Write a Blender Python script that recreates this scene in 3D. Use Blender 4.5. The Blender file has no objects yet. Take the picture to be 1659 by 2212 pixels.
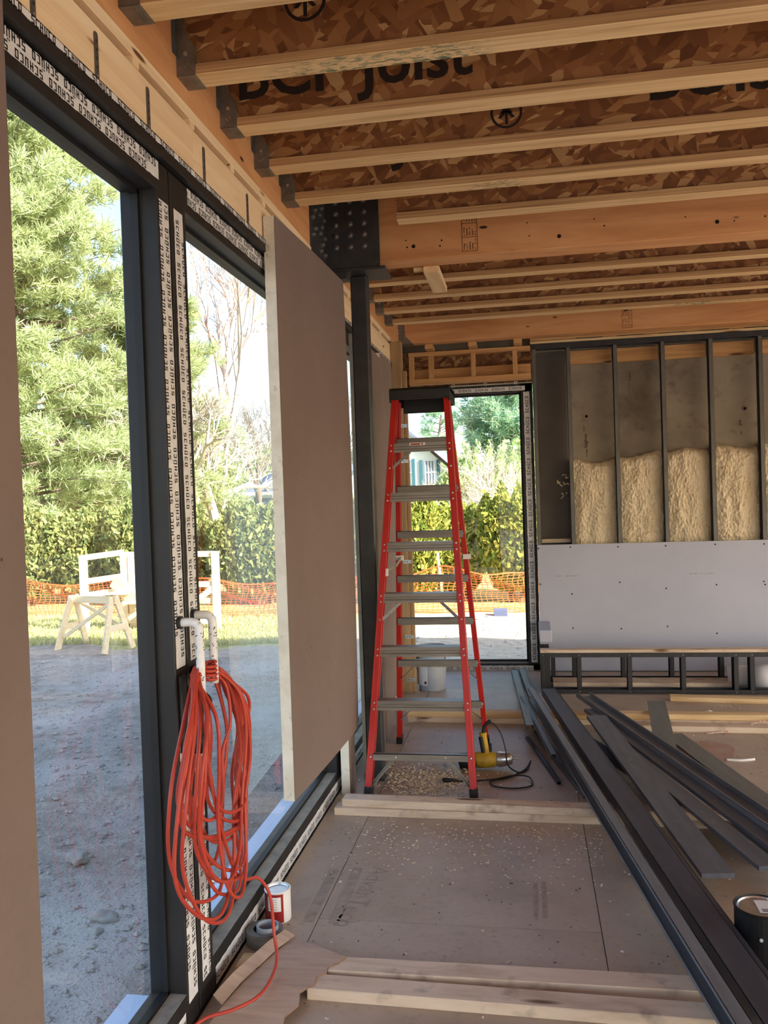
import bpy, bmesh, math, random
import numpy as np
from mathutils import Vector, Matrix, noise as mnoise

# ------------------------------------------------------------------ camera, sky, sun, exposure
SC = bpy.context.scene
COL = SC.collection
FPX, IW, IH = 1839.0, 1659.0, 2212.0
YAW, PITCH, ROLL = math.radians(9.5), math.radians(-1.0), math.radians(1.95)
_F = Vector((-math.sin(YAW)*math.cos(PITCH), math.cos(YAW)*math.cos(PITCH), math.sin(PITCH)))
_R0 = Vector((math.cos(YAW), math.sin(YAW), 0)); _U0 = _R0.cross(_F)
_R = math.cos(ROLL)*_R0 - math.sin(ROLL)*_U0
_U = math.sin(ROLL)*_R0 + math.cos(ROLL)*_U0
cam_d = bpy.data.cameras.new('camera')
cam_d.sensor_fit = 'VERTICAL'; cam_d.sensor_height = 24.0; cam_d.lens = 24.0*FPX/IH
cam_d.clip_start = 0.05; cam_d.clip_end = 400
cam = bpy.data.objects.new('camera', cam_d); COL.objects.link(cam)
cam.matrix_world = Matrix(((_R.x, _U.x, -_F.x, 0), (_R.y, _U.y, -_F.y, 0), (_R.z, _U.z, -_F.z, 1.6), (0, 0, 0, 1)))
SC.camera = cam

SUN = Vector((6.2, -3.4, 4.1)).normalized()          # towards the sun: behind the camera, to the right
world = bpy.data.worlds.new('sky'); SC.world = world; world.use_nodes = True
wt = world.node_tree; bg = wt.nodes['Background']
sky = wt.nodes.new('ShaderNodeTexSky'); sky.sky_type = 'NISHITA'; sky.sun_disc = False
sky.sun_elevation = math.asin(SUN.z); sky.sun_rotation = math.atan2(SUN.x, SUN.y)
sky.altitude = 50; sky.air_density = 1.0; sky.dust_density = 1.6; sky.ozone_density = 1.2
wt.links.new(sky.outputs[0], bg.inputs[0]); bg.inputs[1].default_value = 0.42
sun_d = bpy.data.lights.new('sun', 'SUN'); sun_d.energy = 13.5; sun_d.angle = 0.009; sun_d.color = (1.0, 0.93, 0.82)
sun_o = bpy.data.objects.new('sun', sun_d); COL.objects.link(sun_o)
sun_o.rotation_euler = SUN.to_track_quat('Z', 'Y').to_euler(); sun_o.location = (20, -12, 16)
vs = SC.view_settings; vs.view_transform = 'Standard'; vs.look = 'None'; vs.gamma = 1.0; vs.use_curve_mapping = False
vs.exposure = 0.52
SC.cycles.max_bounces = 10; SC.cycles.diffuse_bounces = 6; SC.cycles.transparent_max_bounces = 16
SC.cycles.sample_clamp_indirect = 8.0

R = random.Random(7)
def S(r, g, b):
    f = lambda c: (c/255/12.92) if c/255 <= 0.04045 else ((c/255+0.055)/1.055)**2.4
    return (f(r), f(g), f(b), 1.0)

# ------------------------------------------------------------------ materials
MATS = {}
class NT:
    def __init__(s, name):
        s.m = bpy.data.materials.new(name); s.m.use_nodes = True; s.t = s.m.node_tree
        s.p = s.t.nodes['Principled BSDF']; MATS[name] = s.m
    def n(s, typ, props=None, **ins):
        nd = s.t.nodes.new(typ)
        for k, v in (props or {}).items(): setattr(nd, k, v)
        for k, v in ins.items(): s.set(nd, k, v)
        return nd
    def set(s, nd, k, v):
        k = k.replace('_', ' ') if isinstance(k, str) else k
        sock = nd.inputs[int(k[1:])] if isinstance(k, str) and k[0] == '#' else nd.inputs[k]
        if isinstance(v, bpy.types.NodeSocket): s.t.links.new(v, sock)
        else: sock.default_value = v
    def coords(s, scale=(1, 1, 1), rot=(0, 0, 0), rnd=True, kind='Object'):
        tc = s.n('ShaderNodeTexCoord'); v = tc.outputs[kind]
        if rnd:
            oi = s.n('ShaderNodeObjectInfo')
            mul = s.n('ShaderNodeMath', {'operation': 'MULTIPLY'}); s.set(mul, '#0', oi.outputs['Random']); mul.inputs[1].default_value = 37.0
            ad = s.n('ShaderNodeVectorMath', {'operation': 'ADD'}); s.set(ad, '#0', v); s.set(ad, '#1', mul.outputs[0]); v = ad.outputs[0]
        mp = s.n('ShaderNodeMapping'); s.set(mp, 'Vector', v); mp.inputs['Scale'].default_value = scale; mp.inputs['Rotation'].default_value = rot
        return mp.outputs[0]
    def ramp(s, fac, stops, interp='LINEAR'):
        r = s.n('ShaderNodeValToRGB'); s.set(r, 'Fac', fac); r.color_ramp.interpolation = interp
        e = r.color_ramp.elements
        while len(e) < len(stops): e.new(0.5)
        for el, (pos, c) in zip(e, stops): el.position = pos; el.color = c
        return r.outputs[0]
    def mix(s, fac, a, b, mode='MIX'):
        m = s.n('ShaderNodeMix', {'data_type': 'RGBA', 'blend_type': mode})
        s.set(m, '#0', fac); s.set(m, '#6', a); s.set(m, '#7', b); return m.outputs[2]
    def noise(s, vec, scale, detail=5, rough=0.6, dist=0.0):
        return s.n('ShaderNodeTexNoise', None, Vector=vec, Scale=scale, Detail=detail, Roughness=rough, Distortion=dist).outputs[0]
    def math(s, op, a, b=0.0):
        m = s.n('ShaderNodeMath', {'operation': op}); s.set(m, '#0', a); s.set(m, '#1', b); return m.outputs[0]
    def bump(s, h, strength=0.3, dist=0.01):
        b = s.n('ShaderNodeBump', None, Height=h, Strength=strength, Distance=dist); s.set(s.p, 'Normal', b.outputs[0])

def pm(name, stops, scale=(1, 1, 1), ns=6.0, rough=0.6, metal=0.0, bump=0.15, bdist=0.004, detail=6, nrough=0.6, dist=0.0,
       spots=None, fine=None, spec=0.4, rnd=True):
    t = NT(name); v = t.coords(scale, rnd=rnd)
    nz = t.noise(v, ns, detail, nrough, dist)
    c = t.ramp(nz, stops)
    if fine:                                          # (scale, strength, colour): fine dirt
        v2 = t.coords((1, 1, 1), rnd=rnd); f = t.noise(v2, fine[0], 3, 0.6)
        m = t.ramp(f, [(fine[3] if len(fine) > 3 else 0.52, (0, 0, 0, 1)), (0.75, (fine[1],)*3 + (1,))]); c = t.mix(m, c, fine[2])
    if spots:                                         # (scale vector, radius, colour): knots, nail holes
        v3 = t.coords(spots[0], rnd=rnd)
        vo = t.n('ShaderNodeTexVoronoi', None, Vector=v3, Scale=1.0)
        m = t.ramp(vo.outputs['Distance'], [(spots[1]*0.6, (1, 1, 1, 1)), (spots[1], (0, 0, 0, 1))]); c = t.mix(m, c, spots[2])
    t.set(t.p, 'Base_Color', c); t.p.inputs['Roughness'].default_value = rough; t.p.inputs['Metallic'].default_value = metal
    t.p.inputs['Specular IOR Level'].default_value = spec
    if bump: t.bump(nz, bump, bdist)
    return t.m

G = (0.7, 9, 9)
pm('pine', [(0.3, S(196, 160, 112)), (0.55, S(226, 196, 148)), (0.75, S(236, 210, 166))], G, 3.0, 0.7, spots=((1.3, 9, 9), 0.16, S(120, 75, 40)), dist=0.4)
pm('pine_dirty', [(0.28, S(184, 160, 136)), (0.5, S(214, 192, 168)), (0.75, S(226, 208, 186))], (1.2, 6, 6), 2.4, 0.75, spots=((1.6, 8, 8), 0.14, S(110, 82, 60)),
   dist=0.5, fine=(7.0, 0.75, S(104, 92, 84), 0.58))
pm('header_wood', [(0.3, S(224, 190, 146)), (0.55, S(238, 210, 168)), (0.75, S(245, 222, 184))], (0.5, 6, 6), 2.0, 0.7, spots=((2.6, 14, 14), 0.14, S(110, 70, 38)), dist=0.8)
pm('lvl', [(0.28, S(184, 124, 76)), (0.5, S(208, 150, 98)), (0.75, S(222, 170, 118))], (0.6, 5, 5), 1.6, 0.65, spots=((3.2, 9, 9), 0.09, S(50, 28, 16)), dist=1.0)
pm('framing', [(0.3, S(176, 128, 78)), (0.55, S(206, 158, 104)), (0.75, S(222, 180, 126))], G, 2.5, 0.7, spots=((1.5, 9, 9), 0.14, S(96, 58, 30)), dist=0.4)
pm('membrane', [(0.3, S(88, 82, 78)), (0.7, S(104, 98, 92))], ns=3, rough=0.8, bump=0.05)
pm('post_wood', [(0.3, S(142, 112, 78)), (0.7, S(176, 144, 104))], G, 2.5, 0.7)
pm('block_wood', [(0.3, S(206, 170, 120)), (0.7, S(240, 214, 168))], G, 2.0, 0.7)

def flange_mat(name, green):
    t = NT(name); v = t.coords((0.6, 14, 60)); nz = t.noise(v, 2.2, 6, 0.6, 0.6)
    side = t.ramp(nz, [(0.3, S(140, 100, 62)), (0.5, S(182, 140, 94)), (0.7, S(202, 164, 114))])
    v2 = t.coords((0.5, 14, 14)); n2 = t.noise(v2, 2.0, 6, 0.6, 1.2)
    lit_bot = t.ramp(n2, [(0.3, S(192, 154, 106)), (0.5, S(222, 186, 134)), (0.72, S(236, 206, 156))])
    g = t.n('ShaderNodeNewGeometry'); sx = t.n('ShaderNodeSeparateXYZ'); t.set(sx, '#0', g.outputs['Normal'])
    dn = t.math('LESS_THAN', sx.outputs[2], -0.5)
    c = t.mix(dn, side, lit_bot)  # underside lighter than the laminated sides: floor bounce put into its colour
    if green:
        v3 = t.coords((1, 1, 1)); a = t.noise(v3, 1.1, 2, 0.5); b = t.noise(t.coords((1, 4, 1)), 26, 4, 0.7)
        m = t.math('MULTIPLY', t.ramp(a, [(0.56, (0, 0, 0, 1)), (0.66, (1, 1, 1, 1))]), t.ramp(b, [(0.5, (0, 0, 0, 1)), (0.56, (1, 1, 1, 1))]))
        c = t.mix(t.math('MULTIPLY', m, dn), c, S(40, 92, 70))
    t.set(t.p, 'Base_Color', c); t.p.inputs['Roughness'].default_value = 0.7; t.bump(nz, 0.25, 0.003)
flange_mat('flange', False); flange_mat('flange_green', True)

def osb_mat(name, k=1.0):
    t = NT(name)
    def layer(rot, sc, off):
        v0 = t.coords((1, 1, 1), (0, rot, 0)); mp_ = t.n('ShaderNodeMapping', None, Vector=v0); mp_.inputs['Scale'].default_value = sc; v = mp_.outputs[0]; w = t.n('ShaderNodeVectorMath', {'operation': 'ADD'}); t.set(w, '#0', v); w.inputs[1].default_value = off
        d = t.n('ShaderNodeTexNoise', None, Vector=w.outputs[0], Scale=0.8, Detail=2)
        ad = t.n('ShaderNodeMix', {'data_type': 'VECTOR'}); t.set(ad, '#0', 0.18); t.set(ad, '#4', w.outputs[0]); t.set(ad, '#5', d.outputs[1])
        vo = t.n('ShaderNodeTexVoronoi', None, Vector=ad.outputs[1], Scale=1.0)
        return vo
    a = layer(0.5, (34*k, 34*k, 11*k), (0, 0, 0)); b = layer(-0.9, (30*k, 30*k, 10*k), (5, 3, 1)); c3 = layer(1.6, (40*k, 40*k, 12*k), (2, 7, 4))
    def col(vo, st):
        sep = t.n('ShaderNodeSeparateColor'); t.set(sep, '#0', vo.outputs['Color']); return t.ramp(sep.outputs[0], st)
    ca = col(a, [(0.0, S(120, 76, 46)), (0.45, S(150, 98, 58)), (0.85, S(172, 120, 74)), (1.0, S(210, 168, 116))])
    cb = col(b, [(0.0, S(112, 68, 40)), (0.5, S(144, 92, 54)), (0.9, S(166, 114, 70)), (1.0, S(196, 148, 98))])
    cc = col(c3, [(0.0, S(120, 72, 40)), (0.6, S(168, 114, 66)), (1.0, S(212, 168, 114))])
    sa = t.n('ShaderNodeSeparateColor'); t.set(sa, '#0', a.outputs['Color'])
    sb = t.n('ShaderNodeSeparateColor'); t.set(sb, '#0', b.outputs['Color'])
    x = t.mix(t.math('GREATER_THAN', sa.outputs[1], 0.5), ca, cb)
    x = t.mix(t.math('GREATER_THAN', sb.outputs[2], 0.62), x, cc)
    t.set(t.p, 'Base_Color', x); t.p.inputs['Roughness'].default_value = 0.6
    t.bump(t.math('ADD', sa.outputs[0], sb.outputs[0]), 0.3, 0.003)
osb_mat('osb', 1.15)
pm('ink', [(0, S(38, 28, 24)), (1, S(52, 40, 34))], rough=0.8, bump=0)
pm('ink_brown', [(0, S(84, 50, 28)), (1, S(100, 62, 36))], rough=0.8, bump=0)
pm('hole', [(0, S(20, 12, 8)), (1, S(26, 16, 10))], rough=0.9, bump=0)
pm('galv', [(0.3, S(112, 110, 106)), (0.7, S(150, 148, 142))], (1, 1, 1), 20, 0.42, 0.75, 0.05)
pm('nail', [(0.3, S(190, 190, 188)), (0.7, S(220, 220, 216))], ns=30, rough=0.3, metal=0.9, bump=0)
pm('black_steel', [(0.3, S(50, 51, 52)), (0.7, S(64, 65, 66))], (1, 1, 1), 7, 0.42, 0.2, 0.08, fine=(9, 0.35, S(92, 90, 86)))
pm('frame', [(0.3, S(30, 29, 30)), (0.7, S(38, 37, 37))], (1, 1, 1), 12, 0.5, 0.0, 0.03, fine=(14, 0.18, S(84, 80, 76), 0.62))
pm('gasket', [(0, S(18, 18, 20)), (1, S(24, 24, 26))], rough=0.5, bump=0)
pm('tape_film', [(0.3, S(212, 212, 212)), (0.7, S(230, 230, 228))], ns=30, rough=0.45, bump=0.1, fine=(30, 0.45, S(150, 148, 146), 0.62))
pm('tape_ink', [(0, S(24, 24, 26)), (1, S(32, 32, 34))], rough=0.6, bump=0)
pm('sill_dust', [(0.3, S(120, 116, 106)), (0.7, S(160, 152, 136))], ns=14, rough=0.8)
pm('sill_metal', [(0.3, S(198, 214, 238)), (0.7, S(210, 224, 244))], ns=5, rough=0.35, metal=0.0, bump=0)  # blue of the reflected sky put into the base colour
pm('board_brown', [(0.3, S(118, 102, 94)), (0.6, S(127, 110, 102)), (0.8, S(134, 118, 110))], (1, 1, 1), 1.4, 0.85, bump=0.05, spots=((7, 7, 7), 0.03, S(60, 44, 38)), fine=(40, 0.2, S(104, 88, 80)))
pm('board_edge', [(0.3, S(204, 196, 176)), (0.7, S(228, 222, 206))], ns=9, rough=0.9, fine=(30, 0.5, S(140, 126, 104), 0.6))
pm('drywall', [(0.3, S(180, 182, 196)), (0.7, S(190, 192, 206))], ns=1.5, rough=0.85, bump=0.02)
pm('concrete', [(0.25, S(104, 94, 80)), (0.5, S(150, 140, 122)), (0.75, S(170, 160, 140))], (1, 1, 1), 1.7, 0.85, bump=0.25, fine=(9, 0.5, S(88, 78, 66), 0.56))
pm('stud_steel', [(0.3, S(92, 90, 86)), (0.7, S(116, 113, 106))], (4, 4, 1), 5, 0.45, 0.45, 0.03)
pm('stud_dark', [(0.3, S(52, 51, 52)), (0.7, S(66, 64, 64))], (4, 4, 1), 5, 0.5, 0.35, 0.03)
pm('track', [(0.3, S(84, 88, 96)), (0.7, S(104, 108, 116))], (1.2, 9, 9), 3, 0.45, 0.1, 0.03, fine=(18, 0.35, S(134, 136, 140), 0.6))
pm('track_green', [(0.3, S(98, 101, 98)), (0.7, S(114, 117, 112))], (1.2, 9, 9), 3, 0.45, 0.1, 0.03, fine=(18, 0.3, S(140, 140, 136), 0.6))
pm('track_light', [(0.3, S(104, 106, 110)), (0.7, S(124, 126, 130))], (1.2, 9, 9), 3, 0.45, 0.1, 0.03, fine=(18, 0.3, S(140, 140, 144), 0.62))
pm('track_dark', [(0.3, S(60, 62, 72)), (0.7, S(74, 76, 86))], (1.2, 9, 9), 3, 0.45, 0.1, 0.03, fine=(18, 0.3, S(110, 112, 118), 0.62))
def foam_mat():
    t = NT('foam'); v = t.coords((1, 1, 1)); nz = t.noise(v, 34, 5, 0.62)
    c = t.ramp(t.noise(v, 3, 3), [(0.3, S(234, 214, 176)), (0.7, S(244, 228, 196))])
    t.set(t.p, 'Base_Color', c); t.p.inputs['Roughness'].default_value = 0.7; t.bump(nz, 0.9, 0.02)
foam_mat()
pm('subfloor', [(0.25, S(156, 139, 122)), (0.5, S(180, 163, 145)), (0.75, S(192, 177, 160))], (1, 1, 1), 2.3, 0.46, bump=0.12, fine=(42, 0.35, S(116, 104, 92), 0.55), spots=((5, 5, 5), 0.05, S(84, 72, 64)))
pm('floor_print', [(0.3, S(146, 133, 120)), (0.7, S(178, 163, 147))], ns=22, rough=0.9, bump=0)
pm('red_chalk', [(0.2, S(176, 128, 112)), (0.8, S(190, 150, 136))], ns=8, rough=0.9, bump=0)
pm('ladder_red', [(0.3, S(172, 26, 20)), (0.7, S(188, 36, 28))], (6, 6, 1), 6, 0.4, 0.0, 0.04, spec=0.5)
pm('alu', [(0.3, S(128, 122, 116)), (0.7, S(154, 148, 140))], (1, 8, 8), 6, 0.42, 0.55, 0.03)
pm('black_plastic', [(0, S(26, 25, 26)), (1, S(36, 35, 36))], ns=30, rough=0.5, bump=0.05)
pm('white_label', [(0, S(226, 222, 218)), (1, S(240, 236, 232))], ns=9, rough=0.6, bump=0)
pm('red_label', [(0, S(142, 26, 26)), (1, S(158, 34, 32))], ns=9, rough=0.5, bump=0)
pm('cord_orange', [(0.3, S(174, 58, 42)), (0.7, S(188, 70, 52))], ns=20, rough=0.45, bump=0)
pm('tool_yellow', [(0.3, S(176, 134, 34)), (0.7, S(206, 164, 52))], ns=14, rough=0.5, bump=0, fine=(20, 0.6, S(90, 70, 30), 0.52))
pm('cardboard', [(0.3, S(176, 150, 132)), (0.7, S(196, 171, 152))], (2, 14, 2), 3, 0.9, bump=0.1)
pm('cardboard_edge', [(0.3, S(116, 86, 62)), (0.7, S(150, 116, 88))], ns=30, rough=0.95, bump=0.3)
pm('bucket_grey', [(0.3, S(150, 154, 162)), (0.7, S(170, 174, 180))], ns=4, rough=0.5, bump=0)
pm('tape_grey', [(0.3, S(110, 108, 104)), (0.7, S(136, 134, 128))], (1, 1, 12), 6, 0.5, bump=0.05)
pm('paper_white', [(0.3, S(224, 220, 222)), (0.7, S(238, 234, 236))], ns=3, rough=0.8, bump=0.05)
pm('chips', [(0.3, S(222, 202, 166)), (0.7, S(244, 228, 196))], ns=50, rough=0.8, bump=0)
pm('grime', [(0.3, S(84, 76, 68)), (0.7, S(120, 110, 98))], ns=50, rough=0.9, bump=0)
pm('bark', [(0.3, S(96, 84, 72)), (0.7, S(140, 126, 110))], (6, 6, 1), 4, 0.95, bump=0.4)
pm('bark_pale', [(0.3, S(160, 148, 136)), (0.7, S(206, 196, 184))], (6, 6, 1), 4, 0.9, bump=0.2)
pm('bark_pink', [(0.3, S(168, 140, 126)), (0.7, S(204, 178, 162))], (6, 6, 1), 4, 0.9, bump=0.2)
pm('lumber_new', [(0.3, S(222, 196, 150)), (0.7, S(240, 220, 180))], G, 2, 0.75, bump=0.05)
pm('rock', [(0.3, S(150, 144, 134)), (0.7, S(184, 178, 168))], ns=9, rough=0.9, bump=0.4)
pm('gravel', [(0.3, S(140, 132, 122)), (0.7, S(194, 186, 176))], ns=9, rough=0.9, bump=0.2)
pm('net_orange', [(0, S(250, 92, 40)), (1, S(255, 110, 56))], ns=9, rough=0.55, bump=0)
pm('siding_white', [(0, S(232, 232, 228)), (1, S(240, 240, 238))], ns=4, rough=0.8, bump=0)
pm('roof_grey', [(0.3, S(92, 103, 120)), (0.7, S(110, 120, 136))], (1, 1, 5), 6, 0.9, bump=0.2)
pm('shutter_teal', [(0, S(50, 92, 104)), (1, S(58, 100, 112))], ns=4, rough=0.6, bump=0)
pm('window_dark', [(0, S(96, 106, 122)), (1, S(110, 120, 134))], ns=4, rough=0.15, bump=0)
pm('block_blue', [(0, S(84, 92, 118)), (1, S(96, 104, 130))], ns=4, rough=0.7, bump=0)
pm('siding_dark', [(0, S(90, 86, 82)), (1, S(108, 104, 100))], ns=4, rough=0.8, bump=0)

def leaf_mat(name, stops, trans=0.52):
    t = NT(name); oi = t.n('ShaderNodeNewGeometry'); c = t.ramp(oi.outputs['Random Per Island'], stops)
    t.t.nodes.remove(t.p); d = t.n('ShaderNodeBsdfDiffuse', None, Color=c); tr = t.n('ShaderNodeBsdfTranslucent', None, Color=c)
    mx = t.n('ShaderNodeMixShader'); mx.inputs[0].default_value = trans
    t.t.links.new(d.outputs[0], mx.inputs[1]); t.t.links.new(tr.outputs[0], mx.inputs[2])
    t.t.links.new(mx.outputs[0], t.t.nodes['Material Output'].inputs[0])
leaf_mat('needles', [(0.0, S(140, 156, 114)), (0.4, S(178, 190, 138)), (0.75, S(204, 212, 162)), (1.0, S(224, 229, 186))])
leaf_mat('needles_blue', [(0.0, S(126, 166, 150)), (0.5, S(162, 194, 166)), (1.0, S(200, 216, 172))])
leaf_mat('hedge_leaf', [(0.0, S(102, 118, 76)), (0.5, S(142, 152, 96)), (0.85, S(172, 172, 108)), (1.0, S(192, 188, 124))], 0.35)
leaf_mat('hedge_gold', [(0.0, S(92, 112, 52)), (0.4, S(150, 160, 76)), (0.8, S(194, 188, 92)), (1.0, S(216, 202, 108))], 0.35)
leaf_mat('cedar_leaf', [(0.0, S(136, 160, 110)), (0.5, S(176, 194, 132)), (1.0, S(208, 216, 152))], 0.4)
leaf_mat('grass_blade', [(0.0, S(160, 168, 106)), (0.5, S(192, 192, 132)), (1.0, S(220, 212, 160))], 0.3)

def glass_mat():
    t = NT('glass'); t.t.nodes.remove(t.p)
    tr = t.n('ShaderNodeBsdfTransparent', None, Color=(0.93, 0.95, 0.95, 1)); gl = t.n('ShaderNodeBsdfGlossy', None, Color=(0.95, 0.97, 1, 1), Roughness=0.0)
    fr = t.n('ShaderNodeFresnel', None, IOR=1.5); k = t.math('MINIMUM', t.math('MULTIPLY', fr.outputs[0], 1.5), 1.0)
    mx = t.n('ShaderNodeMixShader'); t.t.links.new(k, mx.inputs[0]); t.t.links.new(tr.outputs[0], mx.inputs[1]); t.t.links.new(gl.outputs[0], mx.inputs[2])
    t.t.links.new(mx.outputs[0], t.t.nodes['Material Output'].inputs[0])
glass_mat()

def ground_mat():
    t = NT('ground'); g = t.n('ShaderNodeNewGeometry'); P = g.outputs['Position']
    sx = t.n('ShaderNodeSeparateXYZ'); t.set(sx, '#0', P)
    n1 = t.noise(P, 0.9, 5, 0.6); n2 = t.noise(P, 7.0, 6, 0.7); n3 = t.noise(P, 55.0, 3, 0.6)
    dirt = t.ramp(n2, [(0.25, S(136, 122, 110)), (0.5, S(176, 163, 150)), (0.75, S(204, 193, 180))])
    dirt = t.mix(t.ramp(n1, [(0.4, (0, 0, 0, 1)), (0.65, (1, 1, 1, 1))]), dirt, S(202, 193, 184))
    dirt = t.mix(t.ramp(n3, [(0.56, (0, 0, 0, 1)), (0.7, (0.8,)*3 + (1,))]), dirt, S(116, 106, 96))
    sand = t.ramp(n2, [(0.3, S(176, 160, 138)), (0.7, S(216, 202, 180))])
    grass = t.ramp(n2, [(0.25, S(150, 152, 96)), (0.5, S(186, 182, 124)), (0.75, S(212, 202, 150))])
    wob = t.math('MULTIPLY', t.math('SUBTRACT', n1, 0.5), 2.6)
    gy = t.math('ADD', sx.outputs[1], wob); gx = t.math('ADD', sx.outputs[0], wob)
    lawn = t.math('MULTIPLY', t.math('GREATER_THAN', gy, 11.2), t.math('LESS_THAN', gx, -3.1))
    lawn = t.math('MAXIMUM', lawn, t.math('GREATER_THAN', gy, 14.6))
    yard = t.math('MULTIPLY', t.math('GREATER_THAN', gy, 10.3), t.math('GREATER_THAN', gx, -3.1))
    c = t.mix(yard, dirt, sand); c = t.mix(lawn, c, grass)
    t.set(t.p, 'Base_Color', c); t.p.inputs['Roughness'].default_value = 0.95; t.p.inputs['Specular IOR Level'].default_value = 0.1
    t.bump(t.math('ADD', n2, t.math('MULTIPLY', n3, 0.5)), 0.9, 0.05)
ground_mat()

# ------------------------------------------------------------------ mesh helpers
class MB:
    def __init__(s): s.v = []; s.f = []
    def add(s, vs, fs):
        o = len(s.v); s.v += [tuple(p) for p in vs]; s.f += [tuple(i+o for i in f) for f in fs]; return s
    def box(s, a, b):
        x0, y0, z0 = a; x1, y1, z1 = b
        return s.add([(x0, y0, z0), (x1, y0, z0), (x1, y1, z0), (x0, y1, z0), (x0, y0, z1), (x1, y0, z1), (x1, y1, z1), (x0, y1, z1)],
                     [(0, 3, 2, 1), (4, 5, 6, 7), (0, 1, 5, 4), (1, 2, 6, 5), (2, 3, 7, 6), (3, 0, 4, 7)])
    def prism(s, poly, axis, a, b):          # poly in the two other axes, extruded along axis a..b
        n = len(poly)
        def mk(p, t): return {'x': (t, p[0], p[1]), 'y': (p[0], t, p[1]), 'z': (p[0], p[1], t)}[axis]
        return s.add([mk(p, a) for p in poly] + [mk(p, b) for p in poly],
                     [tuple(range(n)), tuple(range(2*n-1, n-1, -1))] + [(i, i+n, (i+1) % n+n, (i+1) % n) for i in range(n)])
    def tube(s, pts, r, n=8, cap=True):
        pts = [Vector(p) for p in pts]; m = len(pts); rs = r if isinstance(r, (list, tuple)) else [r]*m
        prev = None; rings = []
        for i, p in enumerate(pts):
            d = (pts[min(i+1, m-1)]-pts[max(i-1, 0)]); d = d.normalized() if d.length > 1e-9 else Vector((0, 0, 1))
            if prev is None:
                a = Vector((0, 0, 1)) if abs(d.z) < 0.9 else Vector((1, 0, 0)); u = d.cross(a).normalized()
            else:
                u = (prev - d*prev.dot(d)); u = u.normalized() if u.length > 1e-6 else d.orthogonal().normalized()
            prev = u; w = d.cross(u)
            rings.append([p + (u*math.cos(2*math.pi*k/n)+w*math.sin(2*math.pi*k/n))*rs[i] for k in range(n)])
        vs = [q for rg in rings for q in rg]; fs = []
        for i in range(m-1):
            for k in range(n): fs.append((i*n+k, i*n+(k+1) % n, (i+1)*n+(k+1) % n, (i+1)*n+k))
        if cap: fs += [tuple(range(n-1, -1, -1)), tuple((m-1)*n+k for k in range(n))]
        return s.add(vs, fs)
    def lathe(s, prof, n=28, c=(0, 0, 0)):
        vs = []; fs = []
        for (r, z) in prof:
            for k in range(n): a = 2*math.pi*k/n; vs.append((c[0]+r*math.cos(a), c[1]+r*math.sin(a), c[2]+z))
        for i in range(len(prof)-1):
            for k in range(n): fs.append((i*n+k, i*n+(k+1) % n, (i+1)*n+(k+1) % n, (i+1)*n+k))
        return s.add(vs, fs)
    def disc(s, c, r, nrm='y', n=12, h=0.0):
        vs = []
        for k in range(n):
            a = 2*math.pi*k/n; x, y = r*math.cos(a), r*math.sin(a)
            vs.append({'x': (c[0], c[1]+x, c[2]+y), 'y': (c[0]+x, c[1], c[2]+y), 'z': (c[0]+x, c[1]+y, c[2])}[nrm])
        return s.add(vs, [tuple(range(n))])
    def beam(s, p0, p1, w, h, up=(0, 0, 1)):  # box of width w and height h about the axis p0-p1
        p0, p1 = Vector(p0), Vector(p1); d = (p1-p0).normalized(); u = d.cross(Vector(up))
        u = u.normalized() if u.length > 1e-6 else Vector((1, 0, 0)); t = u.cross(d).normalized()
        vs = [p + u*a*w/2 + t*b*h/2 for p in (p0, p1) for (a, b) in ((-1, -1), (1, -1), (1, 1), (-1, 1))]
        return s.add(vs, [(0, 1, 2, 3), (7, 6, 5, 4), (0, 4, 5, 1), (1, 5, 6, 2), (2, 6, 7, 3), (3, 7, 4, 0)])
    def xf(s, m):
        s.v = [tuple(m @ Vector(p)) for p in s.v]; return s

def link_mesh(name, me, mat, parent=None, M=None, smooth=False):
    o = bpy.data.objects.new(name, me); COL.objects.link(o)
    if mat and not me.materials: me.materials.append(MATS[mat])
    if smooth: me.polygons.foreach_set('use_smooth', [True]*len(me.polygons))
    if parent is not None:
        o.parent = parent; W = parent.matrix_basis if parent.parent is None else parent.parent.matrix_basis @ parent.matrix_basis
        o.matrix_basis = W.inverted() @ (M or Matrix.Identity(4))
    elif M is not None: o.matrix_basis = M
    return o
def build(name, mb, mat, parent=None, M=None, bevel=0.0, smooth=False, fix=True):
    me = bpy.data.meshes.new(name); me.from_pydata(mb.v, [], mb.f)
    if bevel or fix:
        bm = bmesh.new(); bm.from_mesh(me)
        if bevel: bmesh.ops.bevel(bm, geom=bm.edges[:], offset=bevel, segments=1, affect='EDGES')
        bmesh.ops.recalc_face_normals(bm, faces=bm.faces[:]); bm.to_mesh(me); bm.free()
    return link_mesh(name, me, mat, parent, M, smooth)
def tag(o, label=None, cat=None, group=None, kind=None):
    if label: o['label'] = label
    if cat: o['category'] = cat
    if group: o['group'] = group
    if kind: o['kind'] = kind
    return o
def empty(name, loc=(0, 0, 0), rz=0.0):
    o = bpy.data.objects.new(name, None); COL.objects.link(o); o.empty_display_size = 0.05
    o.matrix_basis = Matrix.Translation(loc) @ Matrix.Rotation(rz, 4, 'Z'); return o
def T(x, y, z): return Matrix.Translation((x, y, z))
def frame_of(p0, p1, roll=0.0):
    """matrix whose X runs from p0 to p1, origin in the middle, Z up"""
    p0, p1 = Vector(p0), Vector(p1); d = (p1-p0).normalized(); y = Vector((0, 0, 1)).cross(d)
    y = y.normalized() if y.length > 1e-6 else Vector((0, 1, 0)); z = d.cross(y)
    m = Matrix((d, y, z)).transposed().to_4x4(); m.translation = (p0+p1)/2
    return m @ Matrix.Rotation(roll, 4, 'X')
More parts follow.
